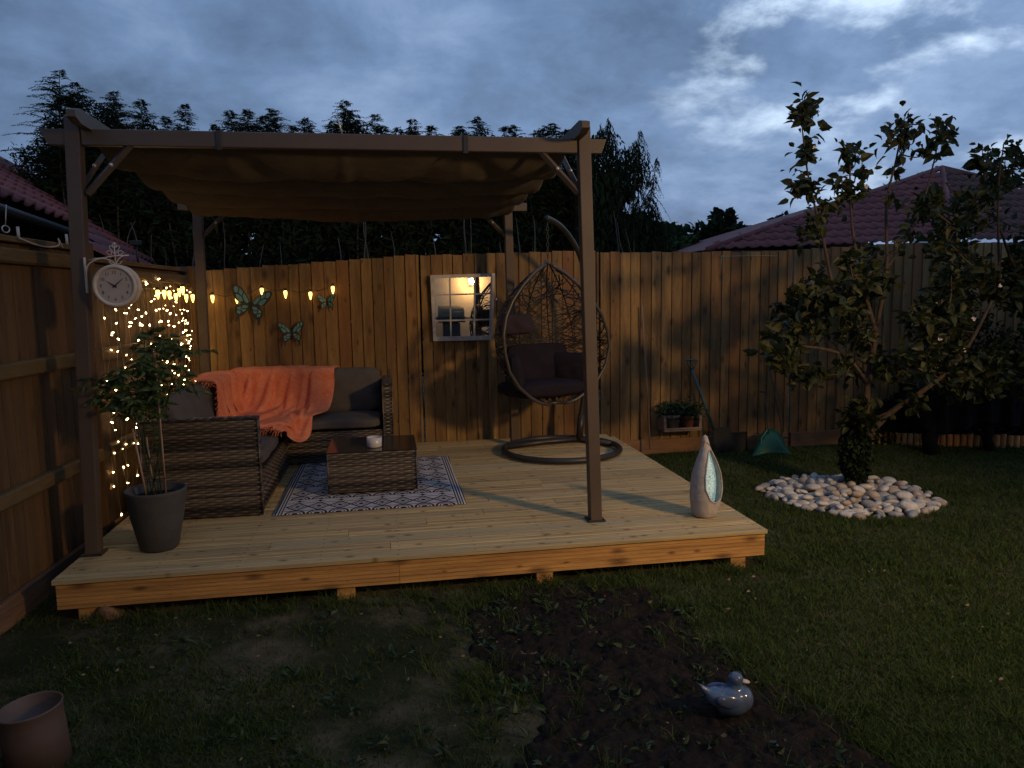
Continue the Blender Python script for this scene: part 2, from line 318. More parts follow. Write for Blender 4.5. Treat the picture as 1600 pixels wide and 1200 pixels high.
# lawn blades
PEBC = (3.70, 5.42); PEBR = 0.66
def blades(x, y, h, w, lean):
    n = len(x); a = RNG.uniform(0, 2*pi, n); hh = h*RNG.uniform(0.5, 1.25, n); ll = lean*RNG.normal(0, 1, (n, 2))*hh[:, None]
    z = groundz(x, y)-0.004
    b0 = np.stack([x-np.cos(a)*w, y-np.sin(a)*w, z], -1); b1 = np.stack([x+np.cos(a)*w, y+np.sin(a)*w, z], -1)
    mx_ = np.stack([x+ll[:, 0]*0.4, y+ll[:, 1]*0.4, z+hh*0.6], -1); t = np.stack([x+ll[:, 0], y+ll[:, 1], z+hh*0.95], -1)
    d = np.stack([np.cos(a)*w*0.7, np.sin(a)*w*0.7, 0*a], -1)
    V_ = np.stack([b0, b1, mx_+d, mx_-d, t], 1).reshape(-1, 3); o = np.arange(n)[:, None]*5
    F_ = np.concatenate([o+[0, 1, 2], o+[0, 2, 3], o+[3, 2, 4]], 1).reshape(-1, 3); return V_, F_
K = 420000
# sample with density falling with distance
yy = 1.75*np.exp(RNG.uniform(0, 1, K)*np.log(7.5/1.75)); xx = RNG.uniform(-0.60, 1.18, K)*yy
keep = ~((xx > -1.80) & (xx < 2.22) & (yy > 4.10)) & (xx > -2.0) & (yy < 7.3)
inb = inpoly(xx+0.34*(fbm(xx*4, yy*4, 21)-0.5), yy+0.34*(fbm(xx*4, yy*4, 22)-0.5), BED)
keep &= ~inb | (RNG.uniform(0, 1, K) < np.clip(.55-.75*(xx-.35), .10, .7)*(fbm(xx*6, yy*6, 77) > .47)+.04)
keep &= ((xx-PEBC[0])**2+(yy-PEBC[1])**2) > (PEBR-0.02)**2
patch = fbm(xx*1.6, yy*1.6, 31); dens = np.clip((patch-0.40)*6.5, 0.10, 1.0)
right = (xx > 1.25) | (yy > 4.3); dens = np.where(right, 1.0, dens*0.8)
keep &= RNG.uniform(0, 1, K) < dens*np.where(right, 1, 1.0)
xx, yy = xx[keep], yy[keep]
dist = yy/3.0
hgt = np.where((xx > 1.25), 0.034, 0.026)*np.where(fbm(xx*3, yy*3, 41) > 0.60, 1.5, 1.0)
V1, F1 = blades(xx, yy, hgt, 0.0014+0.0009*dist, 0.65)
# longer rough tufts around the bed, deck edge and corner
tx = []; ty = []
for _ in range(420):
    m_ = random.random()
    if m_ < 0.30:
        k = random.randrange(len(BED)-5); p, q = BED[k], BED[k+1]; f = random.random(); cx_, cy_ = p[0]+(q[0]-p[0])*f+random.gauss(0, .05), p[1]+(q[1]-p[1])*f+random.gauss(0, .05)
    elif m_ < 0.6: cx_, cy_ = random.uniform(-1.6, 2.3), random.uniform(3.95, 4.12)
    elif m_ < 0.8: cx_, cy_ = random.uniform(0.1, 0.75), random.uniform(1.9, 3.9)
    else: cx_, cy_ = random.uniform(-1.7, 2.6), random.uniform(1.9, 3.9)
    k = random.randint(8, 26); tx += list(np.random.default_rng(_).normal(cx_, .022, k)); ty += list(np.random.default_rng(_+999).normal(cy_, .022, k))
V2, F2 = blades(np.array(tx), np.array(ty), 0.075, 0.0022, 0.7)
tag(fastmesh('grass', np.concatenate([V1, V2]), np.concatenate([F1, F2+len(V1)]), GRASSM), 'short patchy lawn grass with rough tufts round the soil bed', 'grass', kind='stuff')
# ------------------------------------------------------------------ leaves (vectorised)
def leafcards(P, D, size, wid=0.45, curl=0.35, fold=0.25, rng=RNG):
    """P base points, D directions, size per leaf -> folded curved leaves (8 verts, 8 tris)"""
    P = np.asarray(P, float); D = np.asarray(D, float); n = len(P); size = np.broadcast_to(size, (n,))[:, None]
    D = D/(np.linalg.norm(D, axis=1, keepdims=True)+1e-9); R_ = rng.normal(0, 1, (n, 3)); R_[:, 2] *= 0.4
    Sd = np.cross(D, R_); Sd /= np.linalg.norm(Sd, axis=1, keepdims=True)+1e-9; Nn = np.cross(Sd, D); Nn = np.where(Nn[:, 2:3] < 0, -Nn, Nn)
    cu = curl*rng.uniform(0.3, 1.5, (n, 1)); w = wid*rng.uniform(0.8, 1.2, (n, 1))/2
    def sp(t, s=0.0, up=0.0): return P+size*(D*t-Nn*cu*t*t+Sd*s*w+Nn*(up*fold))
    V_ = np.stack([sp(0), sp(.34), sp(.70), sp(1.0), sp(.30, 1, .5), sp(.66, .85, .42), sp(.30, -1, .5), sp(.66, -.85, .42)], 1).reshape(-1, 3)
    o = np.arange(n)[:, None]*8
    F_ = np.concatenate([o+[0, 4, 1], o+[4, 5, 2], o+[4, 2, 1], o+[5, 3, 2], o+[0, 1, 6], o+[6, 2, 7], o+[6, 1, 2], o+[7, 2, 3]], 1).reshape(-1, 3)
    return V_, F_
# ------------------------------------------------------------------ fences
def lf(y): return -1.80-(7.38-y)*0.055         # x of the side fence face at depth y
# back fence, boards at Y 7.38..7.40
def ftop(x):
    return np.interp(x, [-2.2, -1.65, 0.33, 0.345, 2.1, 2.12, 4.0, 5.6, 9.5], [1.70, 1.72, 1.855, 1.845, 1.885, 1.868, 1.862, 1.945, 1.96])
runs = [(-1.92, 0.33, 'brown feather edge fence panel behind the corner sofa, its top rising to the right'),
        (0.345, 2.15, 'brown feather edge fence panel with the mirror, behind the hanging egg chair'),
        (2.165, 4.28, 'brown feather edge fence panel with leaning tools, between deck and apple tree'),
        (4.295, 9.3, 'brown feather edge fence panels behind the apple tree and the log edging')]
for x0, x1, lab in runs:
    t = thing('wooden_fence', ((x0+x1)/2, 7.40, GZ), lab, 'fence', 'back fence panels')
    mb = MB(); x = x0; r = random.Random(int(x0*100)+5)
    while x < x1-0.02:
        w = min(r.uniform(0.098, 0.122), x1-x); top = float(ftop(x+w/2))+r.uniform(-.006, .006); ln = r.uniform(-.003, .003)
        yb = 7.405+r.uniform(-.003, .003)
        # feather edge: thick on the left edge, thin at the right, lapping the next board
        vs = [(x+ln, yb-.020, top), (x+w-.004+ln, yb-.006, top-.002), (x+w-.004+ln, yb+.008, top-.002), (x+ln, yb+.008, top),
              (x, yb-.020, GZ+.15), (x+w-.004, yb-.006, GZ+.15), (x+w-.004, yb+.008, GZ+.15), (x, yb+.008, GZ+.15)]
        mb.add(vs, [(0, 1, 2, 3), (7, 6, 5, 4), (0, 4, 5, 1), (1, 5, 6, 2), (2, 6, 7, 3), (3, 7, 4, 0)]); x += w
    mb.build('boards', FENCE, t)
    mb = MB(); mb.bbox(x0, x1, 7.418, 7.45, GZ-.05, GZ+.145, .004); mb.bbox(x0+.01, x1-.01, 7.372, 7.400, GZ-.05, GZ+.149, .004); mb.build('gravel_board', GRAVB, t)
    for z in (.45, 1.45): mb = MB(); mb.bbox(x0, x1, 7.418, 7.47, z, z+.08); mb.build('rail', RAIL, t)
# side fence: we see its rails
def sidebox(mb, y0, y1, xo0, xo1, z0, z1, b=.004):
    a, c = lf(y0), lf(y1); L_ = math.hypot(y1-y0, c-a); ang = math.atan2(-(c-a), (y1-y0))
    mb.bbox(xo0, xo1, 0, L_, z0, z1, b, M=Matrix.Translation((a, y0, 0)) @ Matrix.Rotation(ang, 4, 'Z'))
for (y0, y1, lab) in ((-2.4, 2.84, 'side fence panel nearest the camera at the left'), (2.94, 5.28, 'side fence panel left of the near pergola post, dark brown with three rails'), (5.38, 7.36, 'side fence panel with the curtain of fairy lights, in the left corner')):
    t = thing('wooden_fence', (lf(y0), y0, GZ), lab, 'fence', 'side fence panels')
    lo_ = -.062 if y0 > 5 else 0
    mb = MB(); y = y0; r = random.Random(int(y0*10)+77)
    while y < y1-0.02:
        w = min(r.uniform(.098, .122), y1-y)
        sidebox(mb, y, y+w-.006, -.052-r.uniform(0, .006), -.040, GZ+.15, 1.765+lo_+r.uniform(-.004, .004), .002); y += w
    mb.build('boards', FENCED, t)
    mb = MB(); sidebox(mb, y0, y1, -.045, -.010, GZ-.05, GZ+.148); mb.build('gravel_board', GRAVB, t)
    for z in (0.385, 1.045): 
        mb = MB(); sidebox(mb, y0, y1, -.038, .022, z, z+.085, .012); mb.build('rail', RAIL, t)
    mb = MB(); sidebox(mb, y0, y1, -.038, .018, 1.655+lo_, 1.735+lo_, .012); mb.build('rail', RAIL, t)
    mb = MB(); sidebox(mb, y0, y1, -.085, .010, 1.768+lo_, 1.800+lo_, .004); mb.build('capping', RAIL, t)
for y0, lab in ((2.84, 'square fence post low at the left edge of the view'), (5.28, 'square fence post just behind the near left pergola post'), (7.30, 'square fence post in the far left corner behind the sofa')):
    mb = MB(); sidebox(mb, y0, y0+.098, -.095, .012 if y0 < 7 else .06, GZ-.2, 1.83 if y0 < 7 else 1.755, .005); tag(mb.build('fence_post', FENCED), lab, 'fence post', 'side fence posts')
# ------------------------------------------------------------------ decking
dk_ = thing('decking', (0.23, 5.6, GZ), 'low platform of pale grooved softwood deck boards under the pergola', 'decking')
mb = MB(); nb = 23; DX0, DX1, DY0, DY1 = -1.775, 2.245, 4.075, 7.355
bw = (DY1-DY0)/nb; r = random.Random(3)
for i in range(nb):
    y0 = DY0+i*bw; y1 = y0+bw-.0085
    joints = [DX0]; jx = DX0+r.uniform(.9, 3.2)
    while jx < DX1-.6 and i > 0: joints.append(jx); jx += 2.4
    joints.append(DX1 if y1 < 7.25 else 2.20)
    for a, b in zip(joints[:-1], joints[1:]):
        # grooved profile along y
        prof = []; ng = 5
        gw = (y1-y0)/ng
        prof.append((y0, -.024)); prof.append((y0, -.003))
        for k in range(ng):
            ya = y0+k*gw; prof += [(ya+.0030, 0), (ya+gw-.0075, 0), (ya+gw-.0052, -.0035), (ya+gw-.0022, -.0035)]
        prof += [(y1, -.003), (y1, -.024)]
        zj = r.uniform(-.001, .001); m_ = len(prof)
        vs = [(a+.0015, p[0], p[1]+zj) for p in prof]+[(b-.0015, p[0], p[1]+zj) for p in prof]
        fs = [(k, k+1, m_+k+1, m_+k) for k in range(m_-1)]+[(m_-1, 0, m_, 2*m_-1), tuple(range(m_))[::-1], tuple(m_+k for k in range(m_))]
        mb.add(vs, fs)
mb.build('deck_boards', DECK, dk_)
mb = MB()
for i in range(nb):
    for x in np.arange(DX0+.05, DX1-.02, .4365):
        for q in (.030, bw-.036): mb.lathe([(.0042, .0), (.0040, .0010), (0, .0006)], (x+r.uniform(-.006, .006), DY0+i*bw+q+r.uniform(-.003, .003), .0006), 6)
tag(mb.build('deck_screws', BLACK, dk_), kind='stuff')
def fascia(mb, axis, a, b, c, z0, z1):      # grooved board on edge; c outer plane
    prof = []; ng = 6; g = (z1-z0)/ng
    prof = [(.024, z0), (0, z0+.002)]
    for k in range(ng):
        z = z0+k*g; prof += [(0, z+g-.0085), (.007, z+g-.0065), (.007, z+g-.0025), (0, z+g-.0008)]
    prof += [(.024, z1)]
    m_ = len(prof)
    if axis == 'x': vs = [(a, c+p[0], p[1]) for p in prof]+[(b, c+p[0], p[1]) for p in prof]
    else: vs = [(c-p[0], a, p[1]) for p in prof]+[(c-p[0], b, p[1]) for p in prof]
    fs = [(k, k+1, m_+k+1, m_+k) for k in range(m_-1)]+[(m_-1, 0, m_, 2*m_-1), tuple(range(m_)), tuple(m_+k for k in range(m_))]
    mb.add(vs, fs)
mb = MB(); fascia(mb, 'x', DX0+.014, 0.02, DY0+.012, -.165, -.026); fascia(mb, 'x', 0.022, DX1-.012, DY0+.0125, -.165, -.026); mb.build('front_fascia', FASC, dk_)
mb = MB(); fascia(mb, 'y', DY0+.038, 7.30, DX1-.012, -.165, -.026); mb.build('side_fascia', FASC, dk_)
mb = MB()
for y in np.linspace(4.4, 7.0, 5): mb.box(DX0+.05, DX1-.05, y-.02, y+.02, -.16, -.026)
mb.build('joists', GRAVB, dk_)
for x in (-1.62, -0.28, 0.86, 2.07):
    mb = MB(); mb.bbox(x-.05, x+.05, DY0+.03, DY0+.12, GZ-.06, -.166, .004); mb.build('support_block', FASC, dk_)
mb = MB(); mb.tube([(-1.55, 4.13, GZ+.0), (-1.50, 4.14, GZ+.052)], [.07, .07], 16); mb.build('support_block', GRAVB, dk_)
# ------------------------------------------------------------------ pergola
pg = thing('pergola', (-0.2, 5.75, 0), 'brown metal pergola with a sagging taupe fabric canopy, standing on the deck', 'pergola')
def post(xf, xt, y, zt, wx, wy):
    mb = MB(); vs = []
    for z, x in ((0.006, xf), (zt, xt)):
        vs += [(x-wx/2, y-wy/2, z), (x+wx/2, y-wy/2, z), (x+wx/2, y+wy/2, z), (x-wx/2, y+wy/2, z)]
    mb.add(vs, [(0, 1, 5, 4), (1, 2, 6, 5), (2, 3, 7, 6), (3, 0, 4, 7), (4, 5, 6, 7), (3, 2, 1, 0)])
    o = mb.build('post', METAL, pg); bv = o.modifiers.new('b', 'BEVEL'); bv.width = .004; bv.segments = 2
    mb = MB(); mb.bbox(xf-.058, xf+.058, y-.055, y+.055, 0.001, .009, .002)
    for sx in (-1, 1):
        for sy in (-1, 1): mb.lathe([(.007, 0), (.007, .006), (0, .007)], (xf+sx*.048, y+sy*.046, .009), 8)
    mb.build('base_plate', DGREY, pg)
PT = {'fl': (-1.712, -1.632, 4.49, 2.44), 'fr': (1.275, 1.205, 4.49, 2.44), 'bl': (-1.625, -1.600, 7.0, 2.34), 'br': (1.185, 1.150, 7.0, 2.34)}
for k, (a, b, y, zt) in PT.items(): post(a, b, y, zt, .075, .075)
ZB = 2.285; ZBT = 2.372
mb = MB(); mb.bbox(-1.60+.006, 1.165, 4.462, 4.512, ZB, ZBT); o = mb.build('front_beam', METAL, pg)
mb = MB(); mb.add([(-1.80, 4.463, ZBT-.004), (-1.672, 4.463, ZBT-.004), (-1.672, 4.463, ZB+.002), (-1.76, 4.463, ZB+.002), (-1.80, 4.51, ZBT-.004), (-1.672, 4.51, ZBT-.004), (-1.672, 4.51, ZB+.002), (-1.76, 4.51, ZB+.002)],
       [(0, 3, 2, 1), (4, 5, 6, 7), (0, 1, 5, 4), (1, 2, 6, 5), (2, 3, 7, 6), (3, 0, 4, 7)])
mb.build('beam_end', METAL, pg); mb = MB()
mb.add([(1.345, 4.463, ZBT-.004), (1.244, 4.463, ZBT-.004), (1.244, 4.463, ZB+.002), (1.315, 4.463, ZB+.002), (1.345, 4.51, ZBT-.004), (1.244, 4.51, ZBT-.004), (1.244, 4.51, ZB+.002), (1.315, 4.51, ZB+.002)],
       [(0, 1, 2, 3), (4, 7, 6, 5), (0, 4, 5, 1), (1, 5, 6, 2), (2, 6, 7, 3), (3, 7, 4, 0)])
mb.build('beam_end', METAL, pg)
mb = MB(); mb.bbox(-1.76, 1.33, 6.97, 7.02, 2.225, 2.30); mb.build('rear_beam', METAL, pg)
for x in (-1.575, 1.135):
    mb = MB(); s_ = -1 if x < 0 else 1
    vs = []
    for xo in (0, .045):
        for (y, z0, z1) in ((4.24, 2.395, 2.430), (4.31, 2.374, 2.450), (7.15, 2.300, 2.385), (7.25, 2.345, 2.385)): vs += [(x+xo, y, z0-.01), (x+xo, y, z1-.01)]
    fs = []
    for o_ in (0, 8): fs += [(o_, o_+2, o_+3, o_+1), (o_+2, o_+4, o_+5, o_+3), (o_+4, o_+6, o_+7, o_+5)]
    fs += [(0, 1, 9, 8), (6, 14, 15, 7)]
    for k in (0, 2, 4): fs += [(k, k+8, k+10, k+2), (k+1, k+3, k+11, k+9)]
    mb.add(vs, fs); mb.build('side_beam', METAL, pg)
    mb = MB(); mb.tube([(x+.0225, 4.42, 2.37), (x+.0225, 4.42, 2.378)], .02, 10); mb.build('bolt_plate', BRACK, pg)
def brace(p, q, w=.028):
    mb = MB(); mb.tube([p, q], w*.7, 4, smooth=False); mb.build('brace', METAL, pg)
    mid = [p[i]+(q[i]-p[i])*.5 for i in range(3)]; mb = MB(); mb.lathe([(0, -.012), (.010, -.008), (.012, 0), (.010, .008), (0, .012)], (mid[0], mid[1]-.022, mid[2]), 10); mb.build('brace_clip', BRACK, pg)
brace((-1.590, 4.485, 2.03), (-1.315, 4.485, 2.335)); brace((1.175, 4.485, 2.05), (0.905, 4.485, 2.335))
brace((-1.64, 4.53, 2.06), (-1.575, 4.85, 2.36)); brace((1.195, 4.53, 2.07), (1.150, 4.85, 2.36))
brace((-1.57, 6.99, 2.00), (-1.33, 6.99, 2.24)); brace((1.12, 6.99, 2.00), (0.88, 6.99, 2.24))
for x in (-0.885, 0.49):
    mb = MB(); mb.bbox(x-.014, x+.014, 4.452, 4.460, ZB-.014, ZBT+.012, .002); mb.bbox(x-.014, x+.014, 4.452, 4.53, ZBT+.002, ZBT+.014, .002); mb.build('canopy_clip', BLACK, pg)
mb = MB(); mb.tube([(-0.215, 4.50, 2.37), (-0.235, 4.50, 2.455), (-0.25, 4.51, 2.475)], .006, 6); mb.build('canopy_hook', BRACK, pg)
# canopy: sags between the cross rods, scalloped along the front hem
CX0, CX1 = -1.56, 1.12
u = np.linspace(0, 1, 150); v = np.linspace(0, 1, 170); U_, V_g = np.meshgrid(u, v, indexing='ij')
taper = 0.0
Xc = CX0+(CX1-CX0)*U_; Yc = 4.54+(6.95-4.54)*V_g
hang = 0.075*np.abs(np.sin(U_*pi*2.0+0.0*pi))**0.8*np.exp(-V_g*5)
nb_ = 4.0; sag = 0.115*np.abs(np.sin(V_g*pi*nb_))**0.75*(0.55+0.45*np.sin(U_*pi)**.5)
edge = 0.05*np.exp(-((U_-0)/.05)**2)+0.05*np.exp(-((U_-1)/.05)**2)
nz = 0.05*(fbm(U_*7, V_g*9, 12)-.5)+0.018*(fbm(U_*26, V_g*7, 14)-.5)
diag = 0.035*np.exp(-((V_g-0.02-1.1*np.abs(U_-.255))/.05)**2)*np.exp(-V_g*3)+0.035*np.exp(-((V_g-0.02-1.1*np.abs(U_-.765))/.05)**2)*np.exp(-V_g*3)
seam = 0.012*np.exp(-((U_-.5)/.012)**2)
clipup = 0.0
Zc = 2.330-0.085*V_g-0.035*np.minimum(1, V_g*8)-sag-hang*.30-nz*np.minimum(1, .35+V_g*6)-seam+diag
mb = MB(); mb.grid(np.stack([Xc, Yc, Zc], -1)); o = mb.build('canopy', CANO, pg)
sd = o.modifiers.new('s', 'SOLIDIFY'); sd.thickness = .003
for k in range(1, 5):
    y = 4.54+(6.95-4.54)*k/4.0; z = 2.30-.085*k/4
    mb = MB(); mb.tube([(-1.56, y, z), (1.13, y, z)], .009, 8); mb.build('canopy_rod', DGREY, pg)
# ------------------------------------------------------------------ rattan weave
def weave(mb, O, U, Vv, Nn, w, h, pitch=.0165, rib=.052):
    """strips running along U, stacked along V, weaving in and out of ribs; N points out"""
    O, U, Vv, Nn = [np.array(a, float) for a in (O, U, Vv, Nn)]
    n = max(2, int(round(h/pitch))); p = h/n; nr = max(2, int(round(w/rib))); rw = w/nr
    seg = nr*3
    for k in range(n):
        t = np.linspace(0, w, seg+1); a = .0052*np.tanh(2.2*np.sin(pi*t/rw+(k % 2)*pi)); j = RNG.uniform(-.0012, .0012)
        for (z0, z1) in ((k*p+.0012+j, (k+1)*p-.0012+j),):
            A = O+np.outer(t, U)+Vv*z0+np.outer(a+.001, Nn); B = O+np.outer(t, U)+Vv*(z0+z1)/2+np.outer(a+.0042, Nn); D_ = O+np.outer(t, U)+Vv*z1+np.outer(a+.001, Nn)
            mb.grid(np.stack([A, B, D_], 0))
    for k in range(nr+1):
        t = k*rw; zz = np.linspace(0, h, n+1); aa = -.0030*np.ones(n+1)
        A = O+U*(t-.004)+np.outer(zz, Vv)+np.outer(aa, Nn); B = O+U*(t+.004)+np.outer(zz, Vv)+np.outer(aa, Nn)
        mb.grid(np.stack([A, B], 0))
def wbox(name, parent, x0, x1, y0, y1, z0, z1, faces):
    mb = MB(); e = .008; mb.box(x0+e, x1-e, y0+e, y1-e, z0+.004, z1-e*.5); mb.build(name+'_core', WBACK, parent)
    mb = MB()
    if 'f' in faces: weave(mb, (x0, y0+.004, z0), (1, 0, 0), (0, 0, 1), (0, -1, 0), x1-x0, z1-z0)
    if 'r' in faces: weave(mb, (x1-.004, y0, z0), (0, 1, 0), (0, 0, 1), (1, 0, 0), y1-y0, z1-z0)
    if 'l' in faces: weave(mb, (x0+.004, y0, z0), (0, 1, 0), (0, 0, 1), (-1, 0, 0), y1-y0, z1-z0)
    if 't' in faces: weave(mb, (x0, y0, z1-.004), (1, 0, 0), (0, 1, 0), (0, 0, 1), x1-x0, y1-y0)
    for (a, b) in ((x0, y0), (x1, y0)): mb.tube([(a, b, z0), (a, b, z1)], .007, 6)
    return mb.build(name, WICK, parent)
def cushion(name, m, parent, c, size, rz=0, rx=0, ry=0, puff=.35, seed=0, n=26, wr=.012):
    """soft box cushion: size = full x,y,z; thin axis is z before rotation"""
    g = np.linspace(-1, 1, n); fs = []; vs = []
    def face(fn):
        A, B = np.meshgrid(g, g, indexing='ij'); return fn(A, B)
    sx, sy, sz = size[0]/2, size[1]/2, size[2]/2
    R = Matrix.Translation(c) @ Matrix.Rotation(rz, 4, 'Z') @ Matrix.Rotation(ry, 4, 'Y') @ Matrix.Rotation(rx, 4, 'X')
    Rn = np.array(R)
    mb = MB()
    for ax in range(3):
        for sgn in (-1, 1):
            A, B = np.meshgrid(g, g, indexing='ij'); P = np.zeros((n, n, 3)); o = [i for i in range(3) if i != ax]
            P[..., o[0]] = A; P[..., o[1]] = B; P[..., ax] = sgn
            # rounded box direction
            q = np.sign(P)*np.abs(P)**0.9
            r4 = (np.abs(P[..., 0])**6+np.abs(P[..., 1])**6+np.abs(P[..., 2])**6)**(1/6); q = P/r4[..., None]
            x, y, z = q[..., 0], q[..., 1], q[..., 2]
            th = (1-puff*(np.abs(x)**3.0)*0.7)*(1-puff*(np.abs(y)**3.0)*0.7)
            X = x*sx*(1-.05*np.abs(y)**2*0+.0); Y = y*sy; Z = z*sz*th
            X = X*(1-.03*(1-np.abs(y)**2)); Y = Y*(1-.03*(1-np.abs(x)**2))
            w = wr*(fbm(X*9+seed*3.1+5, Y*9+Z*7+seed, seed)-.5)*2+wr*.5*(fbm(X*28+seed, Y*28+Z*11, seed+4)-.5)*2
            Z = Z+w*np.sign(z)*np.abs(z)
            W_ = np.stack([X, Y, Z, np.ones_like(X)], -1) @ Rn.T
            mb.grid(W_[..., :3], flip=(sgn > 0) ^ (ax == 1))
    o = mb.build(name, m, parent)
    wl = o.modifiers.new('w', 'WELD'); wl.merge_threshold = .0008
    sb = o.modifiers.new('sm', 'SMOOTH'); sb.factor = .5; sb.iterations = 2
    return o
# ------------------------------------------------------------------ corner sofa
sf = thing('corner_sofa', (-1.0, 6.3, 0.0), 'dark brown rattan corner sofa with grey cushions, against the fence corner', 'sofa')
SX0, SX1, SY0, SY1 = -1.60, -0.865, 5.05, 7.28
wbox('side_arm', sf, SX0, SX1, SY0, SY0+.085, .012, .672, 'frt')
wbox('seat_base', sf, SX0+.10, SX1-.01, SY0+.085, SY1-.75, .012, .285, 'r')
wbox('seat_base', sf, SX0+.10, -.06, SY1-.70, SY1-.10, .012, .285, 'f')
wbox('side_arm', sf, -.060, .022, SY1-.71, SY1, .012, .690, 'frtl')
wbox('backrest_frame', sf, SX0, -.062, SY1-.075, SY1, .012, .62, 'ft')
wbox('backrest_frame', sf, SX0, SX0+.075, SY0+.087, SY1-.077, .012, .62, 'rt')
for x in (-1.56, -.90): 
    mb = MB(); mb.lathe([(.018, 0), (.018, .012)], (x, SY0+.04, .0005), 10); mb.build('foot', BLACK, sf)
cushion('seat_cushion', GREYC, sf, (-1.185, 5.64, .345), (.64, .98, .125), seed=1)
cushion('seat_cushion', GREYC, sf, (-1.185, 6.75, .345), (.64, 1.12, .12), seed=2)
cushion('seat_cushion', GREYC, sf, (-0.465, 6.865, .345), (.79, .66, .125), seed=3)
cushion('back_cushion', GREYC, sf, (-1.43, 5.62, .60), (.90, .43, .19), rz=pi/2, rx=1.28, seed=4, puff=.45)
cushion('back_cushion', GREYC, sf, (-1.43, 6.48, .60), (.80, .43, .19), rz=pi/2, rx=1.28, seed=5, puff=.45)
cushion('back_cushion', GREYC, sf, (-1.08, 7.10, .60), (.62, .43, .17), rx=1.30, seed=6, puff=.4)
cushion('back_cushion', GREYC, sf, (-0.42, 7.08, .585), (.70, .43, .18), rx=1.30, seed=7, puff=.35)
# ------------------------------------------------------------------ coral throw: small cloth simulation
def drape():
    nu, nv = 68, 66; Lu, Lv = 1.32, 1.66; du, dv = Lu/(nu-1), Lv/(nv-1)
    rng = np.random.default_rng(11)
    a = np.linspace(-Lu/2, Lu/2, nu); b = np.linspace(-Lv/2, Lv/2, nv); A, B = np.meshgrid(a, b, indexing='ij')
    ang = math.radians(-17); sq = .66
    Xl = A*sq*1.0; Yl = B*.70
    X = -1.05+Xl*math.cos(ang)-Yl*math.sin(ang); Y = 6.73+Xl*math.sin(ang)+Yl*math.cos(ang)
    Z = .98+.10*np.sin(A*19+B*2.5+1.0)+.05*np.sin(A*37-B*6)+.10*(fbm(A*4+3, B*4+3, 5)-.5)
    p = np.stack([X, Y, Z], -1); old = p.copy()
    boxes = [((-1.185, 5.64, .345), (.32, .49, .055)), ((-1.185, 6.75, .345), (.33, .56, .06)), ((-.47, 6.865, .345), (.40, .335, .06)),
             ((-1.45, 5.65, .60), (.085, .42, .18)), ((-1.46, 6.5, .60), (.085, .40, .18)), ((-1.08, 7.12, .60), (.31, .08, .18)), ((-.42, 7.10, .59), (.34, .08, .18)),
             ((-1.2, 5.09, .34), (.40, .05, .33)), ((-.83, 7.25, .31), (.78, .045, .31)), ((-1.57, 6.1, .31), (.045, 1.1, .31)),
             ((-.80, 6.9, .14), (.76, .34, .14)), ((-1.25, 5.9, .14), (.39, .9, .14)), ((-.02, 6.92, .35), (.045, .36, .34))]
    R = .035
    ii = [((slice(0, -1), slice(None)), (slice(1, None), slice(None)), du, 1), ((slice(None), slice(0, -1)), (slice(None), slice(1, None)), dv, 1),
          ((slice(0, -1), slice(0, -1)), (slice(1, None), slice(1, None)), math.hypot(du, dv), .5), ((slice(1, None), slice(0, -1)), (slice(0, -1), slice(1, None)), math.hypot(du, dv), .5),
          ((slice(0, -3), slice(None)), (slice(3, None), slice(None)), 3*du, .05), ((slice(None), slice(0, -3)), (slice(None), slice(3, None)), 3*dv, .05)]
    dt = 1/90.
    for it in range(330):
        vel = (p-old)*.965; old = p.copy(); p = p+vel; p[..., 2] -= 9.8*dt*dt*.8
        for _ in range(9):
            for sa, sb, d0, k in ii:
                q = p[sb]-p[sa]; d = np.linalg.norm(q, axis=-1, keepdims=True)+1e-9; e = (d-d0)/d*q*.5*k*.85
                if d0 > 2.5*du: e = np.where(d < d0, e, 0)
                # average update to stay stable
                p[sa] = p[sa]+e*.55; p[sb] = p[sb]-e*.55
        for c, h in boxes:
            q = p-np.array(c); hh = np.array(h); s = np.abs(q)-hh; out = np.maximum(s, 0); do = np.linalg.norm(out, axis=-1); di = np.minimum(s.max(-1), 0)
            sd = do+di-R; m_ = sd < 0
            if not m_.any(): continue
            ng = np.where(do[..., None] > 1e-6, np.sign(q)*out/(do[..., None]+1e-9), 0)
            axm = s.argmax(-1); ni = np.zeros_like(q); np.put_along_axis(ni, axm[..., None], np.take_along_axis(np.sign(q), axm[..., None], -1), -1)
            ng = np.where(do[..., None] > 1e-6, ng, ni)
            p = np.where(m_[..., None], p-ng*sd[..., None], p)
            mv = p-old; tn = mv-ng*(mv*ng).sum(-1, keepdims=True)
            p = np.where(m_[..., None], p-tn*.92, p)
        m_ = p[..., 2] < .03; p[..., 2] = np.maximum(p[..., 2], .03)
        old = np.where(m_[..., None], p, old)
    return p
PB = drape()
mb = MB(); mb.grid(PB); o = mb.build('throw_blanket', ORNG); tag(o, 'coral orange fringed throw draped over the corner of the sofa', 'blanket')
sd = o.modifiers.new('s', 'SOLIDIFY'); sd.thickness = .008; sb = o.modifiers.new('u', 'SUBSURF'); sb.levels = 1; sb.render_levels = 1
for row, nxt in ((PB[:, -1], PB[:, -2]), (PB[:, 0], PB[:, 1])):
    mb = MB()
    for k in range(0, len(row)-1):
        for f in (.25, .75):
            p = row[k]*(1-f)+row[k+1]*f; d = (row[k]-nxt[k]); d = d/(np.linalg.norm(d)+1e-9); j = RNG.normal(0, .012, 3)
            mb.tube([p, p+d*.03+j*.4+(0, 0, -.008), p+d*.05+j+(0, 0, -.03)], [.003, .0026, .0018], 4)
    mb.build('fringe', ORNG, o)
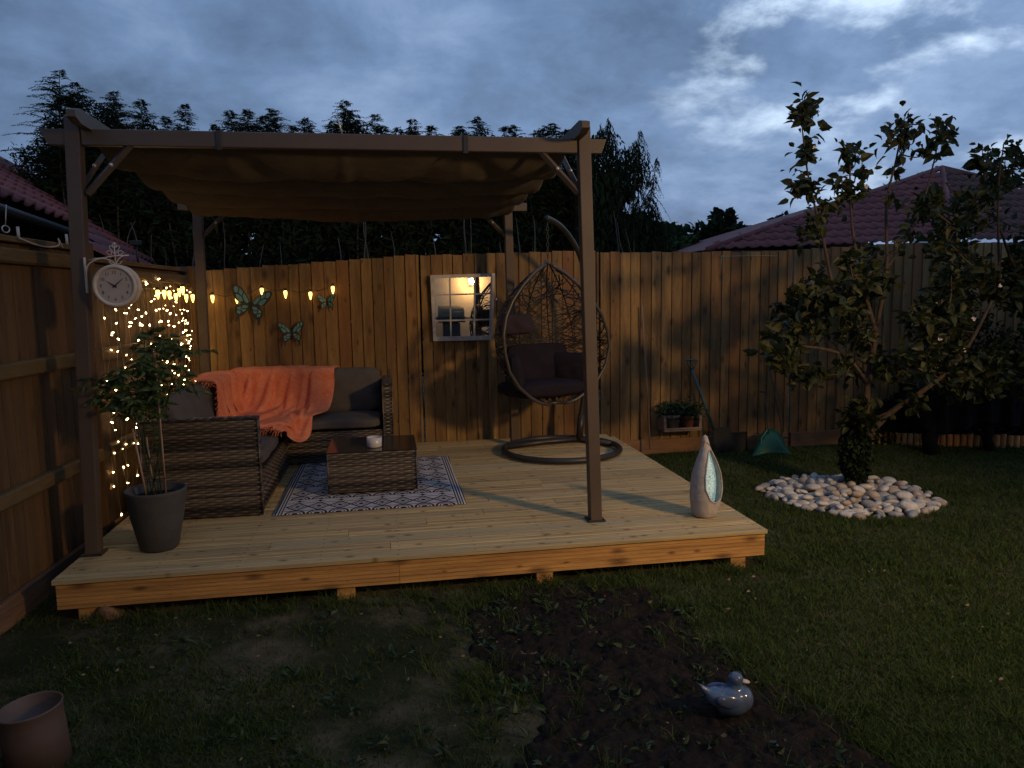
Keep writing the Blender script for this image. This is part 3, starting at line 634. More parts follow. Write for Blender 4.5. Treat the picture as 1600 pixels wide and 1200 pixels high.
# ------------------------------------------------------------------ coffee table, candle, rug
tb = thing('coffee_table', (-0.14, 5.72, 0), 'low rattan coffee table with dark glass top, standing on the patterned rug', 'table')
wbox('rattan_body', tb, -.462, .178, 5.45, 6.02, .022, .318, 'frl')
GT = mat('dark_glass', (0.020, 0.018, 0.017), 0.12, spec=0.6)
mb = MB(); mb.bbox(-.470, .186, 5.442, 6.028, .3195, .3265, .0015); mb.build('glass_top', GT, tb)
for x in (-.43, .146):
    for y in (5.48, 5.99): mb = MB(); mb.lathe([(.016, 0), (.016, .012)], (x, y, .0105), 10); mb.build('foot', BLACK, tb)
cd = thing('candle_jar', (-.125, 5.60, .3275), 'small glass jar with a pale candle on the coffee table', 'candle')
mb = MB(); mb.lathe([(.0, 0), (.050, 0), (.055, .006), (.057, .075), (.0535, .075), (.0515, .010), (0, .008)], (-.125, 5.60, .3275), 28); mb.build('glass', mat('frosted_jar', (.60, .56, .52), .25, spec=.8), cd)
mb = MB(); mb.lathe([(0, .0085), (.050, .0105), (.0515, .048), (0, .050)], (-.125, 5.60, .3275), 28); mb.build('wax', mat('wax', (.62, .52, .45), .5), cd)
mb = MB(); mb.tube([(-.125, 5.60, .377), (-.124, 5.60, .389)], .0012, 5); mb.build('wick', BLACK, cd)
# rug
RX0, RX1, RY0, RY1 = -.80, .50, 5.03, 6.63
def rugmat():
    m = bpy.data.materials.new('rug_weave'); m.use_nodes = True; t = m.node_tree; n = t.nodes; l = t.links; b = n['Principled BSDF']; b.inputs['Roughness'].default_value = .95; b.inputs['Specular IOR Level'].default_value = .1
    tc = n.new('ShaderNodeTexCoord'); sp = n.new('ShaderNodeSeparateXYZ'); l.new(tc.outputs['Object'], sp.inputs[0])
    def mth(op, a, b_=None, c=None):
        q = n.new('ShaderNodeMath'); q.operation = op
        for i, v in enumerate((a, b_, c)):
            if v is None: continue
            if isinstance(v, (int, float)): q.inputs[i].default_value = v
            else: l.new(v, q.inputs[i])
        return q.outputs[0]
    x, y = sp.outputs[0], sp.outputs[1]
    PXW, PYW = .145, .36
    u = mth('DIVIDE', x, PXW); v = mth('DIVIDE', y, PYW)
    fu = mth('ABSOLUTE', mth('SUBTRACT', mth('FRACT', u), .5)); fv = mth('FRACT', v)
    # diamonds in the upper band of each repeat
    dv = mth('ABSOLUTE', mth('SUBTRACT', mth('MULTIPLY', fv, 2.0), 0.5)); dd = mth('ADD', fu, dv)
    def ring(val, c, w): return mth('LESS_THAN', mth('ABSOLUTE', mth('SUBTRACT', val, c)), w)
    band1 = mth('LESS_THAN', fv, .5)
    d1 = mth('MULTIPLY', band1, mth('MAXIMUM', mth('MAXIMUM', ring(dd, .5, .070), ring(dd, .30, .035)), mth('LESS_THAN', dd, .15)))
    # crosses / stars in the middle band
    sv = mth('ABSOLUTE', mth('SUBTRACT', mth('MULTIPLY', mth('SUBTRACT', fv, .5), 4.0), .5))
    band2 = mth('MULTIPLY', mth('GREATER_THAN', fv, .5), mth('LESS_THAN', fv, .75))
    star = mth('LESS_THAN', mth('MULTIPLY', mth('ADD', fu, .04), mth('ADD', sv, .04)), .019); s1 = mth('MULTIPLY', band2, mth('MULTIPLY', star, mth('LESS_THAN', mth('ADD', fu, sv), .42)))
    # scallops in the last band
    band3 = mth('GREATER_THAN', fv, .77)
    sc = mth('MULTIPLY', mth('SUBTRACT', fv, .77), 4.35); rr = mth('SQRT', mth('ADD', mth('MULTIPLY', fu, fu), mth('MULTIPLY', mth('MULTIPLY', sc, sc), .22)))
    c1 = mth('MULTIPLY', band3, mth('MAXIMUM', ring(rr, .42, .055), mth('MAXIMUM', ring(rr, .26, .03), mth('LESS_THAN', rr, .14))))
    lines = mth('MAXIMUM', ring(fv, .5, .014), mth('MAXIMUM', ring(fv, .76, .014), ring(fv, .985, .014)))
    pat = mth('MAXIMUM', mth('MAXIMUM', d1, s1), mth('MAXIMUM', c1, lines))
    # border stripes on both long edges
    cxr = (RX0+RX1)/2
    ex = mth('ABSOLUTE', x)
    bd_ = mth('GREATER_THAN', ex, (RX1-RX0)/2-.065); st = mth('GREATER_THAN', mth('SINE', mth('MULTIPLY', ex, 330.)), .1)
    pat2 = mth('ADD', mth('MULTIPLY', pat, mth('SUBTRACT', 1, bd_)), mth('MULTIPLY', bd_, st))
    ns = n.new('ShaderNodeTexNoise'); ns.inputs['Scale'].default_value = 90; l.new(tc.outputs['Object'], ns.inputs['Vector'])
    mx_ = n.new('ShaderNodeMix'); mx_.data_type = 'RGBA'; l.new(pat2, mx_.inputs[0]); mx_.inputs[6].default_value = (.60, .55, .54, 1); mx_.inputs[7].default_value = (.018, .019, .026, 1)
    v_ = n.new('ShaderNodeVectorMath'); v_.operation = 'SCALE'; l.new(mx_.outputs[2], v_.inputs[0]); l.new(mth('ADD', mth('MULTIPLY', ns.outputs['Fac'], .7), .6), v_.inputs['Scale']); l.new(v_.outputs[0], b.inputs['Base Color'])
    bb = n.new('ShaderNodeBump'); bb.inputs['Strength'].default_value = .3; bb.inputs['Distance'].default_value = .004; l.new(ns.outputs['Fac'], bb.inputs['Height']); l.new(bb.outputs[0], b.inputs['Normal'])
    return m
ug = np.linspace(RX0, RX1, 60); vg = np.linspace(RY0, RY1, 60); A_, B_ = np.meshgrid(ug, vg, indexing='ij')
Zr = .0065+.0025*fbm(A_*4, B_*4, 2)
mb = MB(); mb.grid(np.stack([A_+.006*np.sin(B_*5), B_, Zr], -1), flip=True)
o = mb.build('rug', rugmat(), None, loc=((RX0+RX1)/2, (RY0+RY1)/2, 0)); tag(o, 'black and white geometric outdoor rug under the coffee table', 'rug')
sd = o.modifiers.new('s', 'SOLIDIFY'); sd.thickness = .004; sd.offset = -1
# ------------------------------------------------------------------ hanging egg chair
eg = thing('hanging_egg_chair', (1.55, 6.55, 0), 'grey woven hanging egg chair with plum cushions on a curved stand', 'hanging chair')
mb = MB(); cc = (1.545, 6.56)
ring_ = [(cc[0]+.530*math.cos(a), cc[1]+.530*math.sin(a), .036) for a in np.linspace(0, 2*pi, 72, endpoint=False)]
mb.tube(ring_, .027, 12, closed=True); mb.build('base_ring', DGREY, eg)
mb = MB(); mb.tube([(1.07, 6.76, .036), (1.45, 6.90, .036), (1.82, 6.96, .036), (2.06, 6.66, .036)], .026, 10); mb.build('base_bar', DGREY, eg)
mb = MB(); mb.tube([(1.815, 6.95, .036), (1.835, 6.94, .28)], .034, 12); mb.build('stand_socket', DGREY, eg)
ctrl = [(1.82, 6.95, .20), (1.875, 6.93, .60), (1.905, 6.92, 1.0), (1.90, 6.90, 1.35), (1.860, 6.87, 1.62), (1.775, 6.79, 1.83), (1.66, 6.68, 1.97), (1.54, 6.55, 2.055), (1.43, 6.44, 2.095), (1.39, 6.40, 2.10)]
def smoothpath(c, n=60):
    c = np.array(c, float); t = np.linspace(0, len(c)-1, n); out = []
    for q in t:
        i = int(min(q, len(c)-2)); f = q-i; p0 = c[max(i-1, 0)]; p1 = c[i]; p2 = c[i+1]; p3 = c[min(i+2, len(c)-1)]
        out.append(.5*((2*p1)+(-p0+p2)*f+(2*p0-5*p1+4*p2-p3)*f*f+(-p0+3*p1-3*p2+p3)*f**3))
    return out
mb = MB(); mb.tube(smoothpath(ctrl), .024, 12); mb.build('curved_pole', DGREY, eg)
apex = np.array([1.375, 6.40, 1.725])
mb = MB()
for k in range(9):
    z = 2.045-k*.034; rr_ = []
    for a in np.linspace(0, 2*pi, 12, endpoint=False):
        rr_.append((1.400+(.011*math.cos(a) if k % 2 else 0), 6.41+(0 if k % 2 else .011*math.cos(a)), z+.022*math.sin(a)))
    mb.tube(rr_, .0035, 5, closed=True)
mb.build('chain', DGREY, eg)
# basket: profile r(t), planar rim facing the viewer's right
yawE = math.radians(20)
fr_ = np.array([math.sin(yawE), -math.cos(yawE), 0.0]); rt_ = np.array([math.cos(yawE), math.sin(yawE), 0.0])
HE = 1.26; EC = np.array([1.475, 6.40, 0])
def eprof(t):            # t 0 bottom .. 1 apex
    return np.interp(t, [0, .03, .08, .16, .27, .40, .52, .64, .75, .85, .93, 1.0], [0, .16, .265, .375, .462, .500, .496, .452, .372, .262, .150, .012])
def epos(th, t):         # th from -90..90 is the back half, 0 straight back
    r_ = eprof(t)*1.10; tilt = np.array([-.075, -.03, 0])*(t-.5)
    z = .455+HE*t
    back = r_*math.cos(th)*(.92 if math.cos(th) > 0 else .55)
    c = EC*1.0; c = c+np.array([-.085, -.04, 0])*max(0, (t-.4)/.6)
    p = c+rt_*(r_*math.sin(th))-fr_*back; return np.array([p[0], p[1], z])
TH = math.radians(97)
tt = list(np.linspace(.018, .995, 48))
rim = [epos(-TH, t) for t in tt[::-1]]+[epos(a, .016) for a in np.linspace(-TH*.8, TH*.8, 5)]+[epos(TH, t) for t in tt]
mb = MB(); mb.tube(rim, .0150, 10); mb.tube([epos(-TH, .99), apex+np.array([0, 0, .01]), epos(TH, .99)], .014, 8); mb.build('rim', mat('basket_rim', (.095, .080, .070), .4, .3, col2=(.07, .06, .052)), eg)
mb = MB()
for a in np.linspace(-72, 72, 7): mb.tube([epos(math.radians(a), t) for t in np.linspace(.99, .03, 30)], .0062, 6)
for t in (.10, .45): mb.tube([epos(a, t) for a in np.linspace(-TH, TH, 30)], .005, 6)
mb.build('rib', DGREY, eg)
mb = MB(); r = random.Random(9)
for k in range(330):
    a0 = r.uniform(-1, 1)*TH; t0 = r.uniform(.0, .93); pts = []; a, t = a0, t0; da = r.choice((-1, 1))*r.uniform(.10, .17); dt_ = r.uniform(-.045, .05)
    for q in range(9):
        if abs(a) > TH or not (.01 < t < .97): break
        p = epos(a, t); pts.append(p); a += da; t += dt_+r.uniform(-.012, .012)
    if len(pts) > 2: mb.tube(pts, .0036, 4, cap=False)
mb.build('woven_basket', DGREY, eg)
mb = MB(); r = random.Random(19)
for k in range(170):
    a, t = r.uniform(-1, 1)*TH, r.uniform(.0, .40); pts = []; da = r.choice((-1, 1))*r.uniform(.10, .17); dt_ = r.uniform(-.03, .03)
    for q in range(9):
        if abs(a) > TH or not (.01 < t < .5): break
        pts.append(epos(a, t)); a += da; t += dt_
    if len(pts) > 2: mb.tube(pts, .0042, 4, cap=False)
mb.build('woven_base', BLACK, eg)
def ep(rx_, by, z): p = EC+rt_*rx_-fr_*by; return (p[0], p[1], z)
cushion('seat_cushion', PURP, eg, ep(.0, .245, .60), (.78, .50, .17), rz=yawE, puff=.5, seed=21)
cushion('back_cushion', PURP, eg, ep(.05, .40, .80), (.66, .40, .15), rz=yawE, rx=1.35, puff=.5, seed=22)
cushion('side_cushion', PURP, eg, ep(-.31, .24, .76), (.46, .32, .16), rz=yawE+1.15, rx=1.45, puff=.55, seed=23)
cushion('side_cushion', PURP, eg, ep(.30, .26, .76), (.46, .30, .16), rz=yawE-.95, rx=1.45, puff=.55, seed=24)
cushion('head_cushion', mat('dusty_plum_fabric', (.050, .035, .044), .95, col2=(.038, .027, .034), scale=7, bump=.35, bscale=260, spec=.2), eg, ep(-.245, .30, 1.185), (.33, .185, .12), rz=yawE-.10, rx=1.40, puff=.65, seed=25, wr=.02)
# ------------------------------------------------------------------ mirror on the fence
mi = thing('window_mirror', (.755, 7.37, 1.33), 'square white window pane mirror hung on the back fence', 'mirror')
tl = at(672, 430, 7.345); tr = at(773, 427, 7.345); br = at(769, 531, 7.352); bl = at(677, 533, 7.352)
def mq(a, b, up=0.0): # a,b in 0..1 from top-left
    top = tl*(1-a)+tr*a; bot = bl*(1-a)+br*a; p = top*(1-b)+bot*b; return np.array([p[0], p[1]-up, p[2]])
def strip(mb, a0, b0, a1, b1, y0, y1):
    vs = []
    for y in (y0, y1): vs += [mq(a0, b0, y), mq(a1, b0, y), mq(a1, b1, y), mq(a0, b1, y)]
    mb.add(vs, [(4, 7, 6, 5), (0, 1, 2, 3), (0, 4, 5, 1), (1, 5, 6, 2), (2, 6, 7, 3), (3, 7, 4, 0)])
mb = MB(); strip(mb, 0, 0, 1, .05, -.012, .014); strip(mb, 0, .935, 1, 1, -.012, .014); strip(mb, 0, .05, .052, .935, -.012, .014); strip(mb, .945, .05, 1, .935, -.012, .014)
mb.build('frame', WHITE, mi)
mb = MB()
for a in (.300, .690): strip(mb, a-.012, .05, a+.012, .935, -.003, .008)
for b in (.300, .690): strip(mb, .052, b-.011, .945, b+.011, -.003, .0065)
mb.build('glazing_bars', WHITE, mi)
MIR = mat('mirror_glass', (.88, .88, .86), .015, 1.0)
mb = MB(); strip(mb, .04, .04, .955, .95, -.011, -.005); mb.build('mirror_glass', MIR, mi)
# ------------------------------------------------------------------ butterflies
MINT = mat('mint_wing', (.15, .36, .34), .5, col2=(.08, .25, .28), scale=20)
def butterfly(c, size, rot, lab):
    t = thing('wall_butterfly', c, lab, 'butterfly', 'metal butterflies on the fence')
    W_ = [(0, .02), (.10, .18), (.26, .38), (.42, .44), (.50, .40), (.46, .22), (.36, .06), (.22, -.02), (.33, -.10), (.34, -.24), (.29, -.32), (.30, -.46), (.26, -.50), (.22, -.36), (.12, -.28), (.03, -.12)]
    inn = [[(.05, .07), (.14, .20), (.20, .27), (.21, .17), (.15, .06), (.09, .02)], [(.225, .29), (.31, .37), (.32, .25), (.235, .18)], [(.34, .37), (.42, .40), (.45, .34), (.41, .25), (.345, .24)], [(.19, .06), (.225, .14), (.31, .20), (.38, .20), (.34, .10), (.26, .02)],
           [(.05, -.04), (.16, -.04), (.20, -.10), (.15, -.12), (.07, -.10)], [(.08, -.13), (.15, -.145), (.20, -.13), (.175, -.20), (.12, -.20)], [(.22, -.08), (.29, -.12), (.29, -.16), (.21, -.18)], [(.20, -.21), (.29, -.19), (.28, -.26), (.21, -.28)]]
    def tr(p, s, y): 
        x = p[0]*s*size; z = p[1]*size; yy = -abs(x)*.25-y
        return (c[0]+x*math.cos(rot)-z*math.sin(rot), c[1]+yy, c[2]+x*math.sin(rot)+z*math.cos(rot))
    for s in (-1, 1):
        mb = MB(); n = len(W_); vs = [tr(p, s, .010) for p in W_]+[tr(p, s, .006) for p in W_]
        fs = [tuple(range(n)), tuple(range(n, 2*n))[::-1]]+[(i, (i+1) % n, n+(i+1) % n, n+i) for i in range(n)]
        mb.add(vs, fs); w = mb.build('wing', BLACK, t)
        mb = MB()
        for q in inn: mb.add([tr(p, s, .013) for p in q], [tuple(range(len(q)))])
        mb.build('wing_pattern', MINT, w)
    mb = MB(); mb.tube([tr((0, .14), 1, .014), tr((0, .10), 1, .016), tr((0, 0), 1, .016), tr((0, -.22), 1, .014)], [.006*size*4, .012*size*4/2, .012*size*4/2, .002], 8)
    for s in (-1, 1): mb.tube([tr((0, .13), s, .015), tr((.05, .24), s, .02), tr((.09, .28), s, .02)], .0015, 4)
    mb.build('body', BLACK, t)
butterfly(tuple(at(392, 476, 7.355)), .37, math.radians(-12), 'largest mint green butterfly, at the left under the festoon lights')
butterfly(tuple(at(456, 520, 7.355)), .25, math.radians(2), 'middle sized mint butterfly, lowest of the three on the fence')
butterfly(tuple(at(511, 472, 7.355)), .175, math.radians(3), 'smallest mint butterfly, at the right under the last festoon lamp')
# ------------------------------------------------------------------ clock on the pergola post
ck = thing('station_clock', (-1.62, 4.45, 1.60), 'cream double sided station clock on a scroll bracket fixed to the near left post', 'clock')
cc3 = np.array([-1.452, 4.415, 1.527]); Rz = Matrix.Translation(cc3) @ Matrix.Rotation(math.radians(-3), 4, 'Z') @ Matrix.Rotation(pi/2, 4, 'X')
mb = MB(); mb.lathe([(0, -.040), (.094, -.040), (.104, -.046), (.114, -.040), (.117, -.026), (.109, -.020), (.109, .020), (.117, .026), (.114, .040), (.104, .046), (.096, .040), (.094, .034), (0, .034)], n=48, M=Rz); mb.build('case', CREAM, ck)
mb = MB(); mb.lathe([(0, .0345), (.0945, .0345)], n=48, M=Rz); mb.build('dial', mat('dial_face', (.46, .38, .31), .6, col2=(.40, .32, .26), scale=12), ck)
def textmesh(s, size, loc, M):
    cu = bpy.data.curves.new('t', 'FONT'); cu.body = s; cu.size = size; cu.align_x = 'CENTER'; cu.align_y = 'CENTER'
    o = bpy.data.objects.new('t', cu); C.objects.link(o); dg = bpy.context.evaluated_depsgraph_get(); me = bpy.data.meshes.new_from_object(o.evaluated_get(dg))
    vs = [M @ Vector((v.co.x+loc[0], v.co.y+loc[1], loc[2])) for v in me.vertices]; fs = [tuple(p.vertices) for p in me.polygons]
    bpy.data.objects.remove(o); bpy.data.curves.remove(cu); bpy.data.meshes.remove(me); return vs, fs
mb = MB()
for h in range(1, 13):
    a = pi/2-h*pi/6; vs, fs = textmesh(str(h), .024, (.072*math.cos(a), .072*math.sin(a), .0358), Rz); mb = MB(); mb.add(vs, fs); mb.build('numeral', BLACK, ck)
for ang, ln, w in ((math.radians(90-304), .054, .0048), (math.radians(90-48), .068, .0040)):
    mb = MB(); d = (math.cos(ang), math.sin(ang)); nn = (-d[1], d[0])
    q = [(-d[0]*.012+nn[0]*w, -d[1]*.012+nn[1]*w), (d[0]*ln, d[1]*ln), (-d[0]*.012-nn[0]*w, -d[1]*.012-nn[1]*w)]
    vs = [Rz @ Vector((x, y, z)) for z in (.0375, .0392) for x, y in q]; mb.add(vs, [(0, 1, 2), (3, 5, 4), (0, 3, 4, 1), (1, 4, 5, 2), (2, 5, 3, 0)]); mb.build('clock_hand', BLACK, ck)
mb = MB()
def pc(dx, dz): return (cc3[0]+dx, 4.415, cc3[2]+dz)
mb.tube([(-1.60, 4.45, 1.672), (-1.56, 4.42, 1.675), pc(-.05, .155), pc(0, .165), pc(.07, .166)], .0035, 6)
mb.tube(smoothpath([(-1.617, 4.44, 1.50), (-1.612, 4.43, 1.58), pc(-.14, .115), pc(-.095, .145), pc(-.05, .148), pc(-.015, .132), pc(0, .117)], 24), .0035, 6)
mb.tube([pc(0, .115), pc(0, .225)], [.004, .002], 6)
mb.tube(smoothpath([pc(0, .117), pc(.012, .14), pc(.03, .158), pc(.05, .166)], 12), .003, 6)
for s in (-1, 1):
    mb.tube(smoothpath([pc(s*.004, .120), pc(s*.02, .120), pc(s*.034, .135)], 10), .0028, 5)
    mb.tube([pc(s*(.028+.016*math.cos(a)*(1-a/12)), .178+.016*math.sin(a)*(1-a/12)) for a in np.linspace(0, 2*pi, 20)], .0022, 5)
    mb.tube(smoothpath([pc(0, .172), pc(s*.018, .196), pc(s*.026, .212), pc(s*.014, .218), pc(s*.010, .208)], 14), .0022, 5)
    mb.tube(smoothpath([pc(0, .205), pc(s*.010, .222), pc(s*.002, .236)], 8), .002, 5)
mb.lathe([(0, .222), (.005, .228), (0, .240)], (cc3[0], 4.415, cc3[2]), 8)
mb.build('scroll_bracket', CREAM, ck)
mb = MB(); mb.bbox(-1.622, -1.612, 4.432, 4.448, 1.49, 1.685, .002); mb.build('wall_plate', CREAM, ck)
# ------------------------------------------------------------------ festoon lamps and curtain lights
BULB = emis('festoon_glow', (1.0, 0.60, 0.14), 4.2)
LED = emis('led_glow', (1.0, 0.66, 0.28), 28.0)
fs_ = thing('festoon_lights', (-1.0, 7.33, 1.5), 'string of warm cone shaped festoon lamps along the fence corner', 'string lights')
fpts = [at(150, 447, 5.40)]
def side(px, py, Y, off=.03): p = at(px, py, Y); return np.array([lf(Y)+off, Y, p[2]])
bul = [side(150, 452, 5.50)]
for px, py, Y in ((225, 458, 6.45), (240, 458, 6.60), (248, 459, 6.72), (262, 463, 6.88), (271, 455, 6.98), (281, 452, 7.08), (287, 464, 7.16), (301, 464, 7.26)): bul.append(at(px, py, Y)*[1, 1, 1])
for px, py in ((332, 465), (370, 466), (409, 454), (446, 458), (485, 460), (520, 451)): bul.append(at(px, py, 7.33))
bul = [np.array(b) for b in bul]
for i in range(1, 9): bul[i][0] = max(bul[i][0], lf(bul[i][1])+.03)
cordp = []
for a, b in zip(bul[:-1], bul[1:]):
    for f in np.linspace(0, 1, 8, endpoint=False): q = a*(1-f)+b*f; cordp.append(q+np.array([0, 0, .045-.03*math.sin(f*pi)]))
cordp.append(bul[-1]+np.array([0, 0, .045]))
mb = MB(); mb.tube(cordp, .003, 5); mb.build('cord', BLACK, fs_)
for b in bul:
    mb = MB(); mb.lathe([(0, .050), (.010, .050), (.013, .040), (.013, .024), (0, .022)], b, 10); so = mb.build('lamp_cap', BLACK, fs_)
    mb = MB(); mb.lathe([(.012, .023), (.0165, .012), (.015, -.010), (.010, -.032), (.005, -.048), (0, -.052)], b, 12); mb.build('lamp_shade', BULB, so)
ct = thing('curtain_lights', (-1.8, 6.5, 1.6), 'curtain of tiny warm fairy lights hanging on the left fence', 'fairy lights')
leds = []
data = [(163, 497), (181, 484), (182, 505), (176, 520), (174, 547), (184, 549), (168, 595), (170, 619), (182, 610), (177, 644), (175, 660), (180, 672), (185, 690), (179, 708), (197, 694), (193, 730), (177, 738), (178, 760), (190, 804), (217, 693), (219, 717), (215, 743), (200, 727),
        (216, 484), (228, 489), (222, 508), (219, 505), (234, 508), (204, 504), (244, 485), (249, 483), (261, 485), (266, 490), (275, 492), (282, 484), (293, 486), (252, 502), (263, 502), (264, 508), (272, 510), (285, 501), (290, 501), (293, 505), (290, 516), (286, 520), (293, 524),
        (216, 531), (185, 530), (268, 530), (284, 537), (295, 536), (298, 541), (225, 548), (237, 548), (257, 544), (263, 547), (276, 548), (282, 556), (291, 557), (295, 560), (258, 562), (262, 565), (272, 569), (281, 571), (290, 572), (295, 578), (233, 574), (269, 579), (274, 583), (279, 586), (295, 587), (288, 593),
        (236, 588), (232, 591), (258, 586), (305, 595), (269, 600), (277, 605), (293, 608), (302, 605), (216, 613), (243, 609), (195, 617), (262, 615), (248, 436), (228, 441), (229, 444), (260, 450), (275, 472), (205, 640), (222, 640), (199, 655), (213, 668), (246, 640), (210, 560)]
mb = MB(); bycol = {}
def sidept(px, py, off):
    d = FW+RT*(px-800)/FPX+UP*(600-py)/FPX      # meet the slanting fence face
    s = (lf(0)+off)/(d[0]-0.055*d[1]); return CAMP+d*s
led_mb = MB(); led_mb.lathe([(0, -.010), (.0042, -.006), (.0052, 0), (.0042, .006), (0, .010)], (0, 0, 0), 8)
first = None; pts3 = []
for i, (px, py) in enumerate(data[:94]):
    p = sidept(px, py, random.uniform(.02, .05)); pts3.append(p)
    if first is None:
        first = led_mb.build('led', LED, ct, loc=(0, 0, 0)); o = first
    else: o = first.copy(); C.objects.link(o)
    o.parent = ct; o.location = Vector(p)-Vector(ct.location); o.rotation_euler = (random.uniform(-.5, .5), random.uniform(.7, 2.2), random.uniform(0, 3)); s = random.uniform(.6, 1.0); o.scale = (s, s, s*1.3)
mb = MB(); r = random.Random(44)
for k in range(115):
    y = 5.48+1.82*r.random()**.75; z = 1.58*r.random()**.8 if y > 6.3 else r.uniform(.05, 1.5); q = np.array([lf(y)+r.uniform(.02, .05), y, z]); pts3.append(q)
    dd_ = np.array([r.uniform(-1, 1), r.uniform(-1, 1), r.uniform(-.5, .5)])*.008; mb.tube([q-dd_, q, q+dd_], [.0014, .0030, .0014], 5)
tag(mb.build('small_leds', LED, ct), kind='stuff')
cols = sorted({round(p[1]*9)/9 for p in pts3}); mb = MB()
for yv in cols:
    ps = sorted([p for p in pts3 if abs(p[1]-yv) < .056], key=lambda p: -p[2]); 
    path = [np.array([lf(yv)+.022, yv, 1.60])]+[p-np.array([.004, 0, 0]) for p in ps]; mb.tube(path, .0011, 4)
mb.tube([(lf(y)+.02, y, 1.60-.02*math.sin(y*9)) for y in np.linspace(5.45, 7.3, 40)], .0016, 4)
mb.build('wires', mat('clear_wire', (.35, .28, .18), .3), ct)
# ------------------------------------------------------------------ planter with caned plant
pp = thing('potted_plant', (-1.365, 4.50, 0), 'leafy green plant on three canes in a tall charcoal planter on the deck', 'potted plant')
pc_ = (-1.365, 4.52, .001)
mb = MB(); mb.lathe([(0, 0), (.096, 0), (.106, .01), (.146, .20), (.166, .335), (.170, .350), (.166, .358), (.156, .356), (.150, .34), (.13, .30), (0, .30)], pc_, 40); mb.build('planter', POTG, pp)
mb = MB(); mb.lathe([(0, .312), (.08, .318), (.150, .310)], pc_, 24); mb.build('compost', SOILM, pp)
for a, b, r_ in (((-1.41, 4.50, .31), (-1.455, 4.49, .72), .006), ((-1.375, 4.53, .31), (-1.40, 4.54, .66), .005), ((-1.31, 4.52, .31), (-1.315, 4.52, 1.16), .0055)):
    mb = MB(); mb.tube([a, b], r_, 8); mb.build('cane', CANE, pp)
mb = MB(); mb.tube([(-1.36, 4.47, .42), (-1.28, 4.46, .43), (-1.20, 4.50, .44)], .002, 4)
lp = []; ld = []; r = random.Random(33)
for k in range(11):
    top = (-1.365+r.uniform(-.21, .21), 4.52+r.uniform(-.15, .15), r.uniform(.80, 1.27)); st = smoothpath([(-1.37+r.uniform(-.05, .05), 4.52+r.uniform(-.05, .05), .31), (-1.37+r.uniform(-.06, .06), 4.52, .66), (top[0]*.8-.27, 4.52, top[2]*.62+.24), top], 14)
    mb.tube(st, .003, 5)
    for q in range(12):
        b = st[r.randint(8, 13)]; az = r.uniform(0, 2*pi); ln = r.uniform(.06, .19); e = np.array([math.cos(az)*ln, math.sin(az)*ln, r.uniform(-.05, .05)]); mb.tube([b, b+e*.6+(0, 0, .01), b+e], .0013, 3, cap=False)
        for w_ in range(6):
            f = (w_+1)/6.0; sd_ = 1 if w_ % 2 else -1; lp.append(b+e*f); ld.append(e/ln*.6+np.array([-e[1], e[0], 0])/ln*sd_*.8+np.array([0, 0, r.uniform(-.5, .1)]))
mb.build('stems', LEAFD, pp)
PLANT = mat('plant_leaf', (.045, .085, .020), .5, col2=(.070, .105, .028), scale=3, island=.4, transl=.3)
V_, F_ = leafcards(lp, ld, np.array([r.uniform(.030, .066) for _ in lp]), wid=.42, curl=.55); fastmesh('foliage', V_, F_, PLANT, pp)
# ------------------------------------------------------------------ teardrop ornament
st_ = thing('teardrop_ornament', (2.0, 4.42, 0), 'stone grey teardrop ornament with a pale mosaic hollow at the deck corner', 'ornament')
def sprof(z): return np.interp(z, [0, .008, .04, .12, .20, .28, .34, .39, .43, .47, .50, .525, .535], [.055, .072, .085, .099, .101, .091, .073, .054, .038, .026, .021, .014, .001])
nth, nz_ = 96, 90; zz = np.linspace(0, .535, nz_); thf = math.radians(-90+22)     # hollow faces camera-right
vs = []; 
def scen(z): return (1.985+.012*math.sin(z*6), 4.42)
def hollow(th, z):
    d = (th-thf-.25*(z-.25)+pi) % (2*pi)-pi; w_ = np.interp(z, [.105, .13, .20, .28, .36, .43, .45], [0, .46, .80, .86, .76, .46, 0]); return abs(d) < w_ and .105 < z < .45
Pg = np.zeros((nz_, nth+1, 3))
for i, z in enumerate(zz):
    for k in range(nth+1):
        th = 2*pi*k/nth; r_ = sprof(z); c = scen(z); Pg[i, k] = (c[0]+r_*math.cos(th), c[1]+r_*math.sin(th), z+.001)
mb = MB(); outer = []; inner = []
for i in range(nz_-1):
    for k in range(nth):
        f = (i*(nth+1)+k, i*(nth+1)+k+1, (i+1)*(nth+1)+k+1, (i+1)*(nth+1)+k)
        if not hollow(2*pi*(k+.5)/nth, (zz[i]+zz[i+1])/2): outer.append(f)
mb.add(Pg.reshape(-1, 3), outer, True); mb.add([(1.985+.055*math.cos(a), 4.42+.055*math.sin(a), .001) for a in np.linspace(0, 2*pi, 24, endpoint=False)], [tuple(range(24))[::-1]])
ob = mb.build('shell', CONC, st_); sd = ob.modifiers.new('s', 'SOLIDIFY'); sd.thickness = .009; sd.offset = -1
